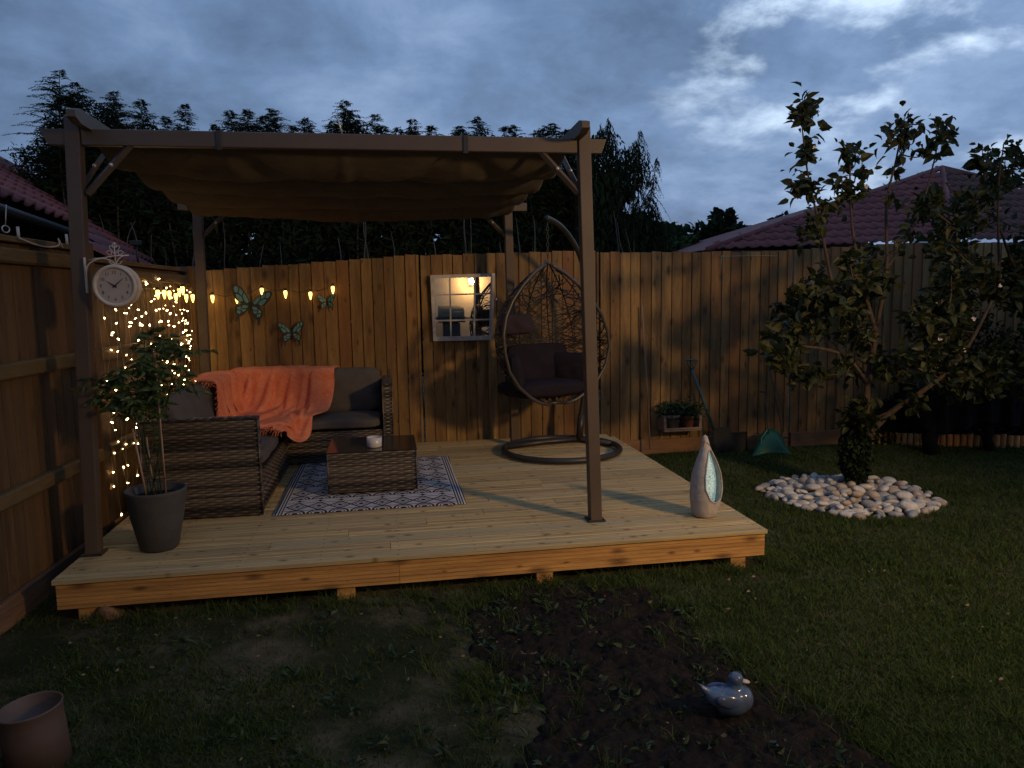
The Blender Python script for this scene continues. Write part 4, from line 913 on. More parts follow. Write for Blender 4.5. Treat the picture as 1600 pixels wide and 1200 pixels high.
# lip round the hollow
lip = []
for a in np.linspace(0, 1, 30): z = .105+.345*a; w_ = np.interp(z, [.105, .13, .20, .28, .36, .43, .45], [0, .46, .80, .86, .76, .46, 0]); th = thf+.25*(z-.25)+w_; r_ = sprof(z)+.001; c = scen(z); lip.append((c[0]+r_*math.cos(th), c[1]+r_*math.sin(th), z))
for a in np.linspace(1, 0, 30)[:-1]: z = .105+.345*a; w_ = np.interp(z, [.105, .13, .20, .28, .36, .43, .45], [0, .46, .80, .86, .76, .46, 0]); th = thf+.25*(z-.25)-w_; r_ = sprof(z)+.001; c = scen(z); lip.append((c[0]+r_*math.cos(th), c[1]+r_*math.sin(th), z))
mb = MB(); mb.tube(lip, .0042, 8, closed=True); mb.tube([(1.985-.020, 4.42-.012, .462), (1.985-.006, 4.42-.030, .500), (1.992, 4.42-.022, .49), (2.01, 4.40, .46)], [.004, .006, .006, .004], 8); mb.build('rim', CONC, st_)
def mosaic():
    m = mat('crackle_mosaic', (.50, .66, .64), .15, col2=(.36, .54, .55), scale=20, spec=.8); t = m.node_tree; n = t.nodes; l = t.links; b = n['Principled BSDF']
    v = n.new('ShaderNodeTexVoronoi'); v.feature = 'DISTANCE_TO_EDGE'; v.inputs['Scale'].default_value = 52; tc = n.new('ShaderNodeTexCoord'); l.new(tc.outputs['Object'], v.inputs['Vector'])
    r_ = n.new('ShaderNodeMapRange'); r_.inputs[2].default_value = .07; l.new(v.outputs['Distance'], r_.inputs[0])
    mx_ = n.new('ShaderNodeMix'); mx_.data_type = 'RGBA'; l.new(r_.outputs[0], mx_.inputs[0]); mx_.inputs[6].default_value = (.12, .17, .17, 1)
    src = b.inputs['Base Color'].links[0].from_socket; l.new(src, mx_.inputs[7]); l.new(mx_.outputs[2], b.inputs['Base Color'])
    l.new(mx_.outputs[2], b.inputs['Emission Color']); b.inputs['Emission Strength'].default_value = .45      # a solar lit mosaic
    return m
Pi = np.zeros((40, 30, 3))
for i, z in enumerate(np.linspace(.09, .47, 40)):
    for k, dth in enumerate(np.linspace(-1.25, 1.25, 30)):
        th = thf+dth; r_ = max(sprof(z)-.010, .006); c = scen(z); f = r_*(1-.78*math.cos(dth*.9)**2*.9); Pi[i, k] = (c[0]+r_*math.cos(th)-(r_*.95*math.cos(dth))*math.cos(thf)*.75, c[1]+r_*math.sin(th)-(r_*.95*math.cos(dth))*math.sin(thf)*.75, z)
mb = MB(); mb.grid(Pi); mb.build('mosaic_hollow', mosaic(), st_)
# ------------------------------------------------------------------ duck
dkk = thing('duck_ornament', (1.28, 2.60, GZ+.02), 'glazed blue grey ceramic duck sitting on the dark soil', 'duck ornament')
dc = np.array([1.285, 2.60, -.165])
mb = MB()
def ell(c, r_, n=28, M_=None):
    c = np.array(c); P = []
    for i in range(n//2+1):
        a = pi*i/(n//2); P.append((math.sin(a), math.cos(a)))
    vs = []; fs = []
    for s_, z in P:
        for k in range(n):
            q = np.array([s_*math.cos(2*pi*k/n)*r_[0], s_*math.sin(2*pi*k/n)*r_[1], z*r_[2]])
            if M_ is not None: q = np.array(M_ @ Vector(q))
            vs.append(c+q)
    for i in range(n//2):
        for k in range(n): fs.append((i*n+k, (i+1)*n+k, (i+1)*n+(k+1) % n, i*n+(k+1) % n))
    return vs, fs
for c, r_, ry in (((.012, 0, 0), (.082, .062, .062), 0), ((-.045, 0, .016), (.062, .045, .040), .35), ((.040, 0, .004), (.058, .058, .056), 0), ((.020, 0, .050), (.034, .030, .040), .0), ((.024, -.002, .086), (.032, .029, .029), 0)):
    vs, fs = ell(dc+c, r_, M_=Matrix.Rotation(ry, 3, 'Y')); mb.add(vs, fs, True)
mb.tube([dc+(-.04, 0, .010), dc+(-.075, 0, .030), dc+(-.108, 0, .058), dc+(-.128, 0, .082)], [.040, .026, .014, .003], 14)
DUCKM = mat('blue_glaze', (.060, .115, .210), .14, col2=(.105, .090, .105), scale=4, stretch=(.6, .6, 3), spec=.7, grain=.15)
ob = mb.build('body', DUCKM, dkk); rm = ob.modifiers.new('r', 'REMESH'); rm.mode = 'VOXEL'; rm.voxel_size = .0035; rm.use_smooth_shade = True; sm_ = ob.modifiers.new('s', 'SMOOTH'); sm_.factor = .6; sm_.iterations = 10
mb = MB(); vs, fs = ell(dc+np.array([.062, -.004, .074]), (.024, .014, .008), 16, Matrix.Rotation(.25, 3, 'Y')); mb.add(vs, fs, True); mb.build('beak', mat('cream_glaze', (.50, .43, .36), .25), dkk)
for s_ in (-1, 1):
    mb = MB(); vs, fs = ell(dc+np.array([-.018, s_*.050, .020]), (.060, .014, .028), 20, Matrix.Rotation(.25, 3, 'Y')); mb.add(vs, fs, True); mb.build('wing', DUCKM, dkk)
    mb = MB(); vs, fs = ell(dc+np.array([.036, s_*.026, .094]), (.003, .003, .003), 10); mb.add(vs, fs, True); mb.build('eye', BLACK, dkk)
# ------------------------------------------------------------------ near left brown pot
pb = thing('plant_pot', (-1.30, 2.80, GZ), 'empty brown tapered plant pot at the near left corner of the lawn', 'plant pot')
pbc = (-1.312, 2.80, GZ-.012); BRN = mat('brown_pot', (.165, .098, .068), .6, col2=(.130, .078, .054), scale=5)
mb = MB(); mb.lathe([(0, .0), (.104, .0), (.1035, .14), (.1035, .146), (.102, .19), (.104, .232), (.107, .238), (.1035, .241), (.099, .236), (.098, .14), (0, .138)], pbc, 48, M=Matrix.Translation(pbc) @ Matrix.Rotation(math.radians(-4), 4, 'Y') @ Matrix.Translation(-Vector(pbc))); mb.build('pot', BRN, pb)
# ------------------------------------------------------------------ cobbles round the tree
protos = []
for k in range(12):
    r = np.random.default_rng(k+50); mb = MB(); vs, fs = ell((0, 0, 0), (.050*r.uniform(.75, 1.15), .036*r.uniform(.8, 1.2), .024*r.uniform(.8, 1.3)), 18)
    vs = np.array(vs); vs *= (1+.22*(fbm(vs[:, 0]*22+k*3+9, vs[:, 1]*22+vs[:, 2]*17+7, k)-.5))[:, None]
    mb.add(vs, fs, True); me = bpy.data.meshes.new('cobble'); me.from_pydata([tuple(v) for v in vs], [], fs); me.polygons.foreach_set('use_smooth', [True]*len(fs)); me.materials.append((PEB, PEB, PEB2, PEB3)[k % 4]); protos.append(me)
placed = []; r = random.Random(4)
cands = []
for lay in range(3):
    tries = 0; cnt = 0
    while tries < 4000 and cnt < (205, 75, 16)[lay]:
        tries += 1; rad = (PEBR*r.choice((1, 1, 1, 1.05)), PEBR*.86, PEBR*.5)[lay]*math.sqrt(r.random()); a = r.uniform(0, 2*pi); x = PEBC[0]+rad*math.cos(a)*(.98+.05*math.sin(3*a)); y = PEBC[1]+rad*math.sin(a)*(.98+.05*math.cos(2*a))
        if (x-3.90)**2+(y-5.60)**2 < .07**2: continue
        md = (.060, .085, .10)[lay]
        if any(l_ == lay and (x-q)**2+(y-w_)**2 < md*md for q, w_, l_ in placed): continue
        placed.append((x, y, lay)); cnt += 1
for i, (x, y, lay) in enumerate(placed[:296]):
    o = bpy.data.objects.new('cobble', protos[i % 12]); C.objects.link(o); o.location = (x, y, GZ+.014+.028*lay+r.uniform(-.003, .006)); o.rotation_euler = (r.uniform(-.35, .35), r.uniform(-.35, .35), r.uniform(0, 6.3)); s = r.uniform(.62, 1.32)*(1.0 if lay == 0 else 1.0); o.scale = (s, s, s*r.uniform(.9, 1.15))
    tag(o, 'rounded pale cobble in the ring of white stones round the apple tree', 'cobble', 'white cobbles round the apple tree')
# ------------------------------------------------------------------ trees: broadleaf with limbs, twigs and leaves
def broadleaf(t, limbs, targets, leafsize, nleaf, spread, seed, m=None, blossoms=0, twig=.004):
    r = np.random.default_rng(seed); nodes = []; mb = MB()
    for path, r0, r1 in limbs:
        sp_ = smoothpath(path, 22); rr_ = np.linspace(r0, r1, 22); mb.tube(sp_, rr_*(1+.06*r.normal(0, 1, 22)), 9); nodes += sp_[4:]
    mb.build('trunk', BARK, t)
    mb = MB(); lp = []; ld = []; nodes = [np.array(q) for q in nodes]
    base = np.array(limbs[0][0][0]); order = sorted(range(len(targets)), key=lambda i: np.linalg.norm(np.array(targets[i])-base))
    for i in order:
        T = np.array(targets[i]); A = np.array(nodes); d = np.linalg.norm(A-T, axis=1)+np.where(A[:, 2] > T[2]+.05, .35, 0); k = int(d.argmin()); a = A[k]
        mid = (a+T)/2+np.array([0, 0, -.04])+r.normal(0, .03, 3); pth = smoothpath([a, mid, T], 9); w_ = twig*(1+2.2*min(1, np.linalg.norm(T-a)/.6)); mb.tube(pth, np.linspace(w_, twig*.5, 9), 5); nodes += pth[2:]
        dirT = (T-a)/(np.linalg.norm(T-a)+1e-9)
        n = int(r.integers(max(3, nleaf//2), nleaf+nleaf//2))
        for q in range(n):
            f = r.uniform(.35, 1.0)**.6; b = pth[int(f*8)]; off = r.normal(0, spread, 3)*(.25 if r.random() < .5 else 1.0); u_ = r.normal(0, 1, 3); u_ = u_/np.linalg.norm(u_)+dirT*.35+np.array([0, 0, .10]); lp.append(b+off); ld.append(u_)
    mb.build('branches', BARK, t)
    sz = leafsize*r.uniform(.40, 1.2, len(lp)); V_, F_ = leafcards(lp, ld, sz, wid=.55, curl=.45, rng=r); fastmesh('crown', V_, F_, m or LEAF, t)
    if blossoms:
        bm = mat('blossom_petal', (.72, .60, .56), .6)
        for i in range(blossoms):
            p = np.array(targets[int(r.integers(len(targets)))])+r.normal(0, .03, 3)+np.array([0, -.05, 0]); pp_ = [p]*5; dd = [np.array([math.cos(a), -.5, math.sin(a)]) for a in np.linspace(0, 2*pi, 6)[:5]]
            V_, F_ = leafcards(pp_, dd, .022, wid=.9, curl=-.2, rng=r); fastmesh('blossom', V_, F_, bm, t)
TY = 5.55
ap = thing('apple_tree', (3.90, 5.58, GZ), 'apple tree with curling leaves and tall shoots, rising from the ring of white cobbles', 'tree')
def A3(px, py, Y): return tuple(at(px, py, Y))
limbs = [([(3.905, 5.60, GZ-.05), A3(1350, 715, 5.58), A3(1352, 660, 5.55), A3(1356, 600, 5.55), A3(1368, 520, 5.55)], .042, .024),
         ([A3(1354, 680, 5.56), A3(1395, 642, 5.5), A3(1440, 612, 5.4), A3(1500, 560, 5.35), A3(1550, 470, 5.35)], .030, .012),
         ([A3(1356, 600, 5.55), A3(1325, 560, 5.5), A3(1285, 545, 5.4), A3(1235, 540, 5.35)], .018, .007),
         ([A3(1368, 520, 5.55), A3(1345, 430, 5.5), A3(1330, 340, 5.5), A3(1328, 235, 5.5)], .020, .005),
         ([A3(1368, 520, 5.55), A3(1385, 420, 5.6), A3(1385, 320, 5.6), A3(1400, 250, 5.6), A3(1413, 185, 5.6)], .018, .004),
         ([A3(1362, 540, 5.5), A3(1310, 470, 5.45), A3(1285, 370, 5.45), A3(1262, 270, 5.45), A3(1250, 165, 5.45)], .016, .004),
         ([A3(1385, 420, 5.6), A3(1430, 350, 5.6), A3(1455, 270, 5.6), A3(1470, 200, 5.6)], .012, .004),
         ([A3(1352, 660, 5.55), A3(1385, 645, 5.45), A3(1410, 635, 5.4)], .010, .004)]
r = random.Random(71); tg = []
for px, py in ((1250, 155), (1245, 170), (1256, 175), (1240, 180), (1262, 165), (1268, 228), (1252, 232), (1255, 275), (1242, 285), (1262, 290), (1272, 300), (1328, 225), (1320, 240), (1338, 235), (1330, 258), (1340, 265), (1318, 275),
               (1413, 180), (1400, 190), (1422, 195), (1410, 208), (1395, 205), (1428, 212), (1405, 222), (1398, 262), (1470, 190), (1462, 205), (1480, 200), (1470, 218), (1455, 225), (1475, 235), (1310, 290), (1325, 300), (1345, 290)):
    tg.append(A3(px, py, 5.5+r.uniform(-.12, .12)))
def region(n, poly, Y0, Y1, rr):
    out = []; xs = [p[0] for p in poly]; ys = [p[1] for p in poly]
    while len(out) < n:
        px, py = rr.uniform(min(xs), max(xs)), rr.uniform(min(ys), max(ys))
        if inpoly(np.array([px]), np.array([py]), poly)[0] and fbm(np.array([px/45.]), np.array([py/45.]), 61, 2)[0] > .33: out.append(A3(px, py, rr.uniform(Y0, Y1)))
    return out
tg += region(150, [(1225, 350), (1300, 300), (1360, 320), (1400, 290), (1480, 270), (1520, 420), (1500, 560), (1440, 590), (1360, 600), (1290, 560), (1240, 470)], 5.1, 6.2, r)
tg += region(32, [(1180, 480), (1240, 460), (1290, 520), (1300, 590), (1250, 600), (1200, 560)], 5.1, 5.7, r)
tg += region(14, [(1320, 640), (1350, 620), (1370, 660), (1345, 690), (1325, 680)], 5.4, 5.6, r)
tg += region(10, [(1330, 400), (1420, 330), (1480, 500), (1440, 640), (1340, 620)], 5.0, 5.4, r)
broadleaf(ap, limbs, tg, .094, 19, .05, 5, blossoms=14)
# ivy-like growth round the trunk foot
iv = thing('ivy_clump', (3.83, 5.52, GZ), 'dark ivy clump wrapped round the foot of the apple tree trunk', 'ivy')
r = np.random.default_rng(77); n = 1500; th = r.uniform(0, 2*pi, n); zz_ = r.uniform(0, 1, n)**.8; rad = (.035+.065*np.sin(zz_*pi)**.7*(.5+.9*fbm(th*1.5+9, zz_*5, 31)))*r.uniform(.4, 1.15, n)
Pp = np.stack([3.835+rad*np.cos(th)-.03*zz_, 5.54+rad*np.sin(th), GZ+.07+zz_*.50], -1); Dd = np.stack([np.cos(th), np.sin(th), r.uniform(-1, .3, n)], -1)
V_, F_ = leafcards(Pp, Dd, r.uniform(.03, .05, n), wid=.8, rng=r); fastmesh('foliage', V_, F_, CONI, iv)
mb = MB(); mb.tube([(3.86, 5.55, GZ), (3.84, 5.53, GZ+.3), (3.83, 5.54, GZ+.55)], [.03, .026, .012], 8); mb.build('stem', BARK, iv)
# second tree at the right edge
t2 = thing('pear_tree', (5.75, 5.9, GZ), 'leafy tree at the right edge with yellowing leaves, over the covered table', 'tree')
limbs = [([(7.00, 6.20, GZ-.05), (6.95, 6.2, .3), (6.55, 6.1, .9), (5.95, 6.0, 1.5), (5.60, 5.8, 2.1)], .050, .014), ([(6.3, 6.05, 1.15), (5.8, 5.8, 1.3), (5.3, 5.6, 1.6), (5.0, 5.5, 2.0)], .022, .008), ([(6.0, 6.0, 1.45), (5.95, 5.8, 1.7), (6.1, 5.7, 2.3)], .026, .008), ([(5.15, 5.6, 1.5), (4.95, 5.45, 2.2), (4.93, 5.4, 2.6)], .012, .004)]
r = random.Random(72); tg = [A3(px, py, 5.6+r.uniform(-.2, .2)) for px, py in ((1535, 225), (1528, 245), (1545, 240), (1540, 262), (1580, 225), (1570, 245), (1592, 240), (1582, 260), (1565, 280), (1600, 270), (1540, 290), (1520, 250))]
tg += region(300, [(1500, 300), (1560, 270), (1680, 240), (1720, 420), (1690, 600), (1560, 600), (1470, 610), (1470, 480), (1480, 380)], 5.2, 6.4, r)
broadleaf(t2, limbs, tg, .088, 24, .05, 6, blossoms=6)
# ------------------------------------------------------------------ conifers behind the fence
def conifer(t, tops, Y, zlow, halfw, seed, droop=.2, nbr=70, stems=4, ybody=.5, fill=2600):
    r = np.random.default_rng(seed); lp = []; ld = []; sz = []; mbt = MB()
    xs = [p[0] for p in tops]
    for (x, z) in tops:
        y = Y+r.uniform(-.25, .25); h = z-zlow; bend = r.choice((-1, 1))*r.uniform(.04, .12)
        H_ = z-GZ; wx_ = r.normal(0, .10, 3); path = smoothpath([(x+wx_[0]*1.6, y, GZ), (x+wx_[1], y, GZ+.25*H_), (x+wx_[2]*.6, y, GZ+.5*H_), (x-bend*.15, y, GZ+.75*H_), (x+bend, y-.02, z)], 31)
        mbt.tube(path, np.linspace(.032, .003, 31), 6)
        for k in range(nbr):
            f = 1-.30*r.uniform(0, 1)**1.05; i = min(int(f*30), 29); b = path[i]*(1-(f*30-i))+path[i+1]*(f*30-i); ln = (halfw*min(1, (1-f)*5.5)**.9*.95+.034)*r.uniform(.4, 1.5); az = r.uniform(0, 2*pi)
            e = np.array([math.cos(az), math.sin(az)*.8, 1.15-droop*3.0]); n = max(5, int(ln/.015)); pr = b.copy()
            for q in range(n):
                g = (q+1)/n; p = b+e*ln*g-np.array([0, 0, 1])*ln*g*g*(.22+droop); tdir = p-pr; pr = p
                for s_ in (-1, 1):
                    sd_ = np.cross(tdir, (0, 0, 1))*s_; lp.append(p); ld.append(tdir/(np.linalg.norm(tdir)+1e-9)*1.0+sd_/(np.linalg.norm(sd_)+1e-9)*.7+r.normal(0, .35, 3)-np.array([0, 0, droop*1.3])); sz.append(.040*r.uniform(.6, 1.4)*(1-.45*g))
    # body of overlapping sprays
    x0, x1 = min(xs)-halfw, max(xs)+halfw; cxs = np.array(xs); czs = np.array([p[1] for p in tops])
    n = fill; X = r.uniform(x0, x1, n); top = np.interp(X, np.r_[x0-.3, cxs[np.argsort(cxs)], x1+.3], np.r_[czs.min()-.35, czs[np.argsort(cxs)]-(.02 if droop > .5 else .10), czs.min()-.35]); top = top-.22*fbm(X*5+3, X*0+seed, 5, 3); Z = GZ+.4+(top-GZ-.4)*r.uniform(0, 1, n)**.62; Yb = Y-.22+(ybody+.4)*r.uniform(0, 1, n)
    hole = (fbm(X*2.6, Z*2.6, seed, 3) > (.27)) | (Z > 3.0)
    X, Z, Yb = X[hole], Z[hole], Yb[hole]
    Pb = np.stack([X, Yb, Z], -1); Db = r.normal(0, 1, (len(X), 3)); Db[:, 2] += (.5 if droop < .5 else -2.8); V2, F2 = leafcards(Pb, Db, np.where(Z > top[hole]-.6, .42, 1.0)*r.uniform(.08, .19, len(X)), wid=.30, rng=r)
    V1, F1 = leafcards(lp, ld, np.array(sz)*1.12, wid=.20, curl=.45, rng=r); fastmesh('crown', np.concatenate([V1, V2]), np.concatenate([F1, F2+len(V1)]), CONI, t)
    mbt.build('trunk', BARK, t)
    if stems:
        mb = MB()
        for k in range(stems):
            x = r.uniform(min(xs)-.2, max(xs)+.2); ln = r.uniform(-.3, .4); dx_ = r.normal(0, .035, 3); mb.tube(smoothpath([(x, Y-.45, 0), (x+dx_[0], Y-.48, 1.7), (x+dx_[1], Y-.46, 2.05+ln), (x+dx_[2], Y-.36, 2.35+ln)], 12), np.linspace(.020, .006, 12)*r.uniform(.5, 1.2), 5)
        mb.build('bare_stems', BARKP, t)
def tp(*l, Y=10.8): return [(at(px, py, Y)[0], at(px, py, Y)[2]) for px, py in l]
specs = [(tp((72, 195), (95, 118), (112, 150), (130, 132), (160, 140), (182, 165)), 'tall dark conifer rising above the near left pergola post', 2.6, .42),
         (tp((203, 195), (218, 150), (236, 175)), 'narrow dark conifer spire right of the tallest conifer', 2.8, .30),
         (tp((262, 210), (284, 168), (300, 205)), 'lone slim conifer spire over the left part of the canopy', 2.8, .25),
         (tp((340, 195), (358, 165), (378, 170), (400, 178), (430, 172), (450, 200)), 'bushy conifer cluster above the left clip of the canopy', 2.6, .36),
         (tp((482, 182), (512, 188), (530, 172), (552, 164), (575, 176), (592, 195)), 'wide spreading conifer above the middle of the canopy', 2.6, .38),
         (tp((618, 195), (635, 190), (655, 200), (680, 196), (705, 200)), 'low feathery conifer right of the canopy middle', 2.6, .34),
         (tp((728, 198), (756, 186), (785, 200), (812, 196)), 'thin topped conifer above the right clip of the canopy', 2.6, .34),
         (tp((835, 200), (858, 196), (882, 186), (900, 196)), 'conifer just left of the near right pergola post', 2.6, .36)]
for i, (tops, lab, zl, hw) in enumerate(specs):
    t = thing('conifer_tree', (float(np.mean([p[0] for p in tops])), 10.8, GZ), lab, 'conifer', 'conifers behind the back fence')
    conifer(t, tops, 10.8+.15*(i % 2), zl-1.0, hw, 100+i, nbr=190, stems=3, fill=4600+2900*len(tops))
tops = tp((925, 195), (940, 188), (958, 208), (978, 212), (995, 222), (1005, 250), (1010, 290), (965, 240), (1012, 330))
t = thing('weeping_conifer', (3.5, 10.6, GZ), 'rounded weeping conifer at the right end of the dark tree row', 'conifer', 'conifers behind the back fence')
conifer(t, tops, 10.6, 1.2, .34, 140, droop=.62, nbr=60, stems=3, fill=26000)
def bushtree(name, c, rad, h, seed, m, lab, n=5200, ls=.22, hz=1.0):
    t = thing(name, (c[0], c[1], GZ), lab, 'tree', 'trees far beyond the fences'); r = np.random.default_rng(seed)
    K_ = 26; ctr = r.normal(0, .42, (K_, 3))*np.array([rad, rad*.7, h*.30]); ctr[:, 2] = h*.62+ctr[:, 2]; R_ = r.uniform(.22, .40, K_)*rad
    idx = r.integers(0, K_, n); u_ = r.normal(0, 1, (n, 3)); u_ /= np.linalg.norm(u_, axis=1, keepdims=True); P = np.array(c)+ctr[idx]+u_*(R_[idx]*r.uniform(.6, 1.08, n))[:, None]
    V_, F_ = leafcards(P, u_+r.normal(0, .5, (n, 3)), ls*r.uniform(.6, 1.3, n), wid=.6, rng=r); fastmesh('crown', V_, F_, m, t)
    mb = MB(); mb.tube([(c[0], c[1], GZ-.1), (c[0]+.1, c[1], h*.35), (c[0], c[1], h*.7)], [.16, .12, .05], 8); mb.build('trunk', BARK, t)
p = at(45, 330, 17); bushtree('distant_tree', (p[0], 17, 0), 1.5, 4.2, 1, CONG, 'mid green tree behind the left house roof')
p = at(1055, 380, 20); bushtree('distant_tree', (p[0]-.1, 20, 0), 1.15, 3.3, 2, CONG, 'small rounded green tree right of the weeping conifer')
p = at(1140, 380, 22); bushtree('distant_tree', (p[0], 22, 0), 1.5, 4.2, 3, CONI, 'dark tree just left of the right house roof', n=6500)
p = at(1235, 380, 24); bushtree('distant_tree', (p[0], 24, 0), 1.2, 4.4, 4, CONI, 'dark tree showing above the right house roof slope', n=4000)
# ------------------------------------------------------------------ tiled roofs
def tiled(O, U, Vv, poly, tw=.30, th=.28, amp=.028, step=.030):
    """O origin, U unit along the eave, V unit up the slope, poly in (u,v) metres"""
    O, U, Vv = [np.array(a, float) for a in (O, U, Vv)]; Nn = np.cross(U, Vv); Nn /= np.linalg.norm(Nn); Nn = Nn if Nn[2] > 0 else -Nn
    us = [p[0] for p in poly]; vs_ = [p[1] for p in poly]; mb = MB(); k = 6; nr = int((max(vs_)-min(vs_))/th)+1
    uu = np.arange(min(us)-tw, max(us)+tw, tw/k); prof = amp*np.maximum(0, np.sin(uu/tw*2*pi))+amp*.3*np.sin(uu/tw*2*pi)
    for r_ in range(nr):
        v0 = min(vs_)+r_*th; v1 = v0+th*1.05
        rows = np.stack([O+np.outer(uu, U)+Vv*v0+np.outer(prof, Nn), O+np.outer(uu, U)+Vv*v0+np.outer(prof+step, Nn), O+np.outer(uu, U)+Vv*v1+np.outer(prof, Nn)], 0)
        msk = inpoly((uu[:-1]+uu[1:])/2, np.full(len(uu)-1, v0+th/2), poly); fs = []; b = len(uu)
        for j in np.nonzero(msk)[0]: fs += [(j, j+1, b+j+1, b+j), (b+j, b+j+1, 2*b+j+1, 2*b+j)]
        mb.add(rows.reshape(-1, 3), fs, True)
    return mb
# left bungalow
d = np.array([-.145, 1.0, 0]); d /= np.linalg.norm(d); perp = np.array([-d[1], d[0], 0]); pitch = math.radians(35)
E0 = np.array([-2.53, 5.6, 2.10]); Vs = perp*math.cos(pitch)+np.array([0, 0, math.sin(pitch)])
lh = thing('bungalow', (-5.5, 9.0, GZ), 'bungalow with a red pantile roof beyond the left fence', 'house')
Nn = np.cross(d, Vs)
def onroof(px, py):
    q = FW+RT*(px-800)/FPX+UP*(600-py)/FPX; s = np.dot(E0-CAMP, Nn)/np.dot(q, Nn); p = CAMP+q*s; return (float(np.dot(p-E0, d)), float(np.dot(p-E0, Vs)))
pl = [onroof(*q) for q in ((0, 253), (100, 302), (240, 380), (300, 419))]
lowp = [onroof(*q) for q in ((302, 426), (143, 400), (143, 357))]
pl = [(pl[0][0]-6, pl[0][1]+.0), *pl, *lowp, (-7.0, 0.0)]
mb = tiled(E0, d, Vs, pl); rf = mb.build('roof', TILE, lh)
mb = MB(); mb.tube([E0+d*a+Vs*b+Nn*(.03 if Nn[2] > 0 else -.03) for a, b in pl[:5]], .05, 8); mb.build('ridge_tiles', TILE, rf)
mb = MB(); mb.tube([E0+d*-7+np.array([.04, 0, -.04]), E0+d*lowp[2][0]+np.array([.04, 0, -.04])], .035, 8); mb.build('gutter', BLACK, lh)
WALL = mat('brick_wall', (.24, .13, .09), .9, col2=(.17, .09, .065), scale=14, bump=.4)
mb = MB(); e = lowp[2][0]; c0 = E0+d*-7-np.array([.35, 0, 0]); c1 = E0+d*(e-.3)-np.array([.35, 0, 0]); pw = perp*4
vs = [c0, c1, c1+pw, c0+pw]; vs = [np.array([q[0], q[1], GZ]) for q in vs]+[np.array([q[0], q[1], 2.0]) for q in vs]
mb.add(vs, [(0, 1, 5, 4), (1, 2, 6, 5), (2, 3, 7, 6), (3, 0, 4, 7), (4, 5, 6, 7)]); mb.build('wall', WALL, lh)
# back slope so the roof has depth
mb = MB(); rid = [E0+d*a+Vs*b for a, b in pl[:5]]; low = [np.array([q[0], q[1], 2.0])+perp*1.5 for q in rid]; mb.grid(np.array([rid, low])); mb.build('rear_slope', TILE, lh)
# right bungalow
rh = thing('bungalow', (12.5, 18, GZ), 'bungalow with a red hipped roof beyond the back fence, behind the apple tree', 'house')
eL = at(1105, 390, 16.0); eR = at(1490, 374, 16.0); ap_ = at(1472, 262, 18.6)
Ux = (eR-eL); wU = np.linalg.norm(Ux); Ux = Ux/wU; rel = ap_-eL; au = np.dot(rel, Ux); vv = rel-Ux*au; av = np.linalg.norm(vv); vv = vv/av
mb = tiled(eL, Ux, vv, [(-.1, 0), (wU+.1, 0), (au+.02, av)]); rf = mb.build('roof', TILE, rh)
hipR = at(1640, 330, 17.5); eR2 = at(1700, 380, 16.2)
U2 = at(1760, 376, 16.9)-eR; w2 = np.linalg.norm(U2); U2 = U2/w2; rel2 = ap_-eR; a2 = np.dot(rel2, U2); v2 = rel2-U2*a2; h2 = np.linalg.norm(v2); v2 = v2/h2
mb = tiled(eR, U2, v2, [(0, 0), (w2, 0), (w2*.75, h2*.72), (a2, h2)]); mb.build('roof_side', mat('darker_roof_tile', (.130, .056, .046), .85, col2=(.085, .040, .036), scale=3, grain=.4, bump=.4), rf)  # right slope gets a darker tile colour than the left slope
mb = MB(); mb.tube([eL, ap_], .07, 8); mb.tube([ap_, eR], .07, 8); mb.tube([ap_, at(1600, 292, 19.5)], .07, 8); mb.build('ridge_tiles', TILE, rf)
mb = MB(); back = [ap_+np.array([0, .2, -.02]), ap_+np.array([0, 4, -2.2]), eL+np.array([0, 5, 0]), eL]; mb.add(back, [(0, 1, 2, 3)]); mb.build('rear_slope', TILE, rf)
mb = MB(); mb.bbox(float(eL[0])+.3, float(eR[0])+3.6, 16.3, 20, GZ, 2.40); mb.build('wall', mat('pale_render', (.20, .20, .21), .85, col2=(.15, .15, .16), scale=6), rh)
mb = MB(); a = at(1425, 372, 15.9); b = at(1492, 386, 15.9); mb.bbox(a[0], b[0], 15.86, 15.93, b[2], a[2]); mb.build('white_fascia', mat('white_upvc', (.55, .60, .66), .5), rh)
# ------------------------------------------------------------------ tools and clutter along the back fence
sp_ = thing('garden_spade', (3.45, 7.2, GZ), 'spade with a teal shaft and looped handle leaning on the back fence', 'spade')
hd = at(1081, 578, 7.32); ft = at(1116, 672, 7.22)
mb = MB(); mb.tube([hd, (hd+ft)/2, ft], [.014, .017, .018], 10); mb.build('shaft', TEALP, sp_)
a = at(1073, 562, 7.33); b = at(1091, 562, 7.33); mb = MB(); mb.tube([hd, (hd+a)/2+(-.01, 0, 0), a, b, (hd+b)/2+(.01, 0, 0), hd], .009, 8); mb.build('looped_handle', TEALP, sp_)
c0 = at(1114, 668, 7.22); mb = MB(); vs = []
for (dx, dz) in ((-.085, 0), (.095, 0), (.12, -.20), (.05, -.25), (-.05, -.24), (-.09, -.17)): vs.append((c0[0]+.09+dx, 7.20+.03*abs(dz)*0, max(c0[2]+dz, GZ-.01)))
vs2 = [(x, y+.006, z) for x, y, z in vs]; mb.add(vs+vs2, [tuple(range(6)), tuple(range(6, 12))[::-1]]+[(i, (i+1) % 6, 6+(i+1) % 6, 6+i) for i in range(6)]); mb.build('blade', BLACK, sp_)
r_ = thing('leaf_rake', (4.2, 7.2, GZ), 'thin dark handled rake leaning on the fence behind the green scoop', 'rake')
mb = MB(); mb.tube([at(1197, 548, 7.34), at(1222, 672, 7.22), at(1221, 681, 7.2)], .009, 8); mb.build('shaft', BARK, r_)
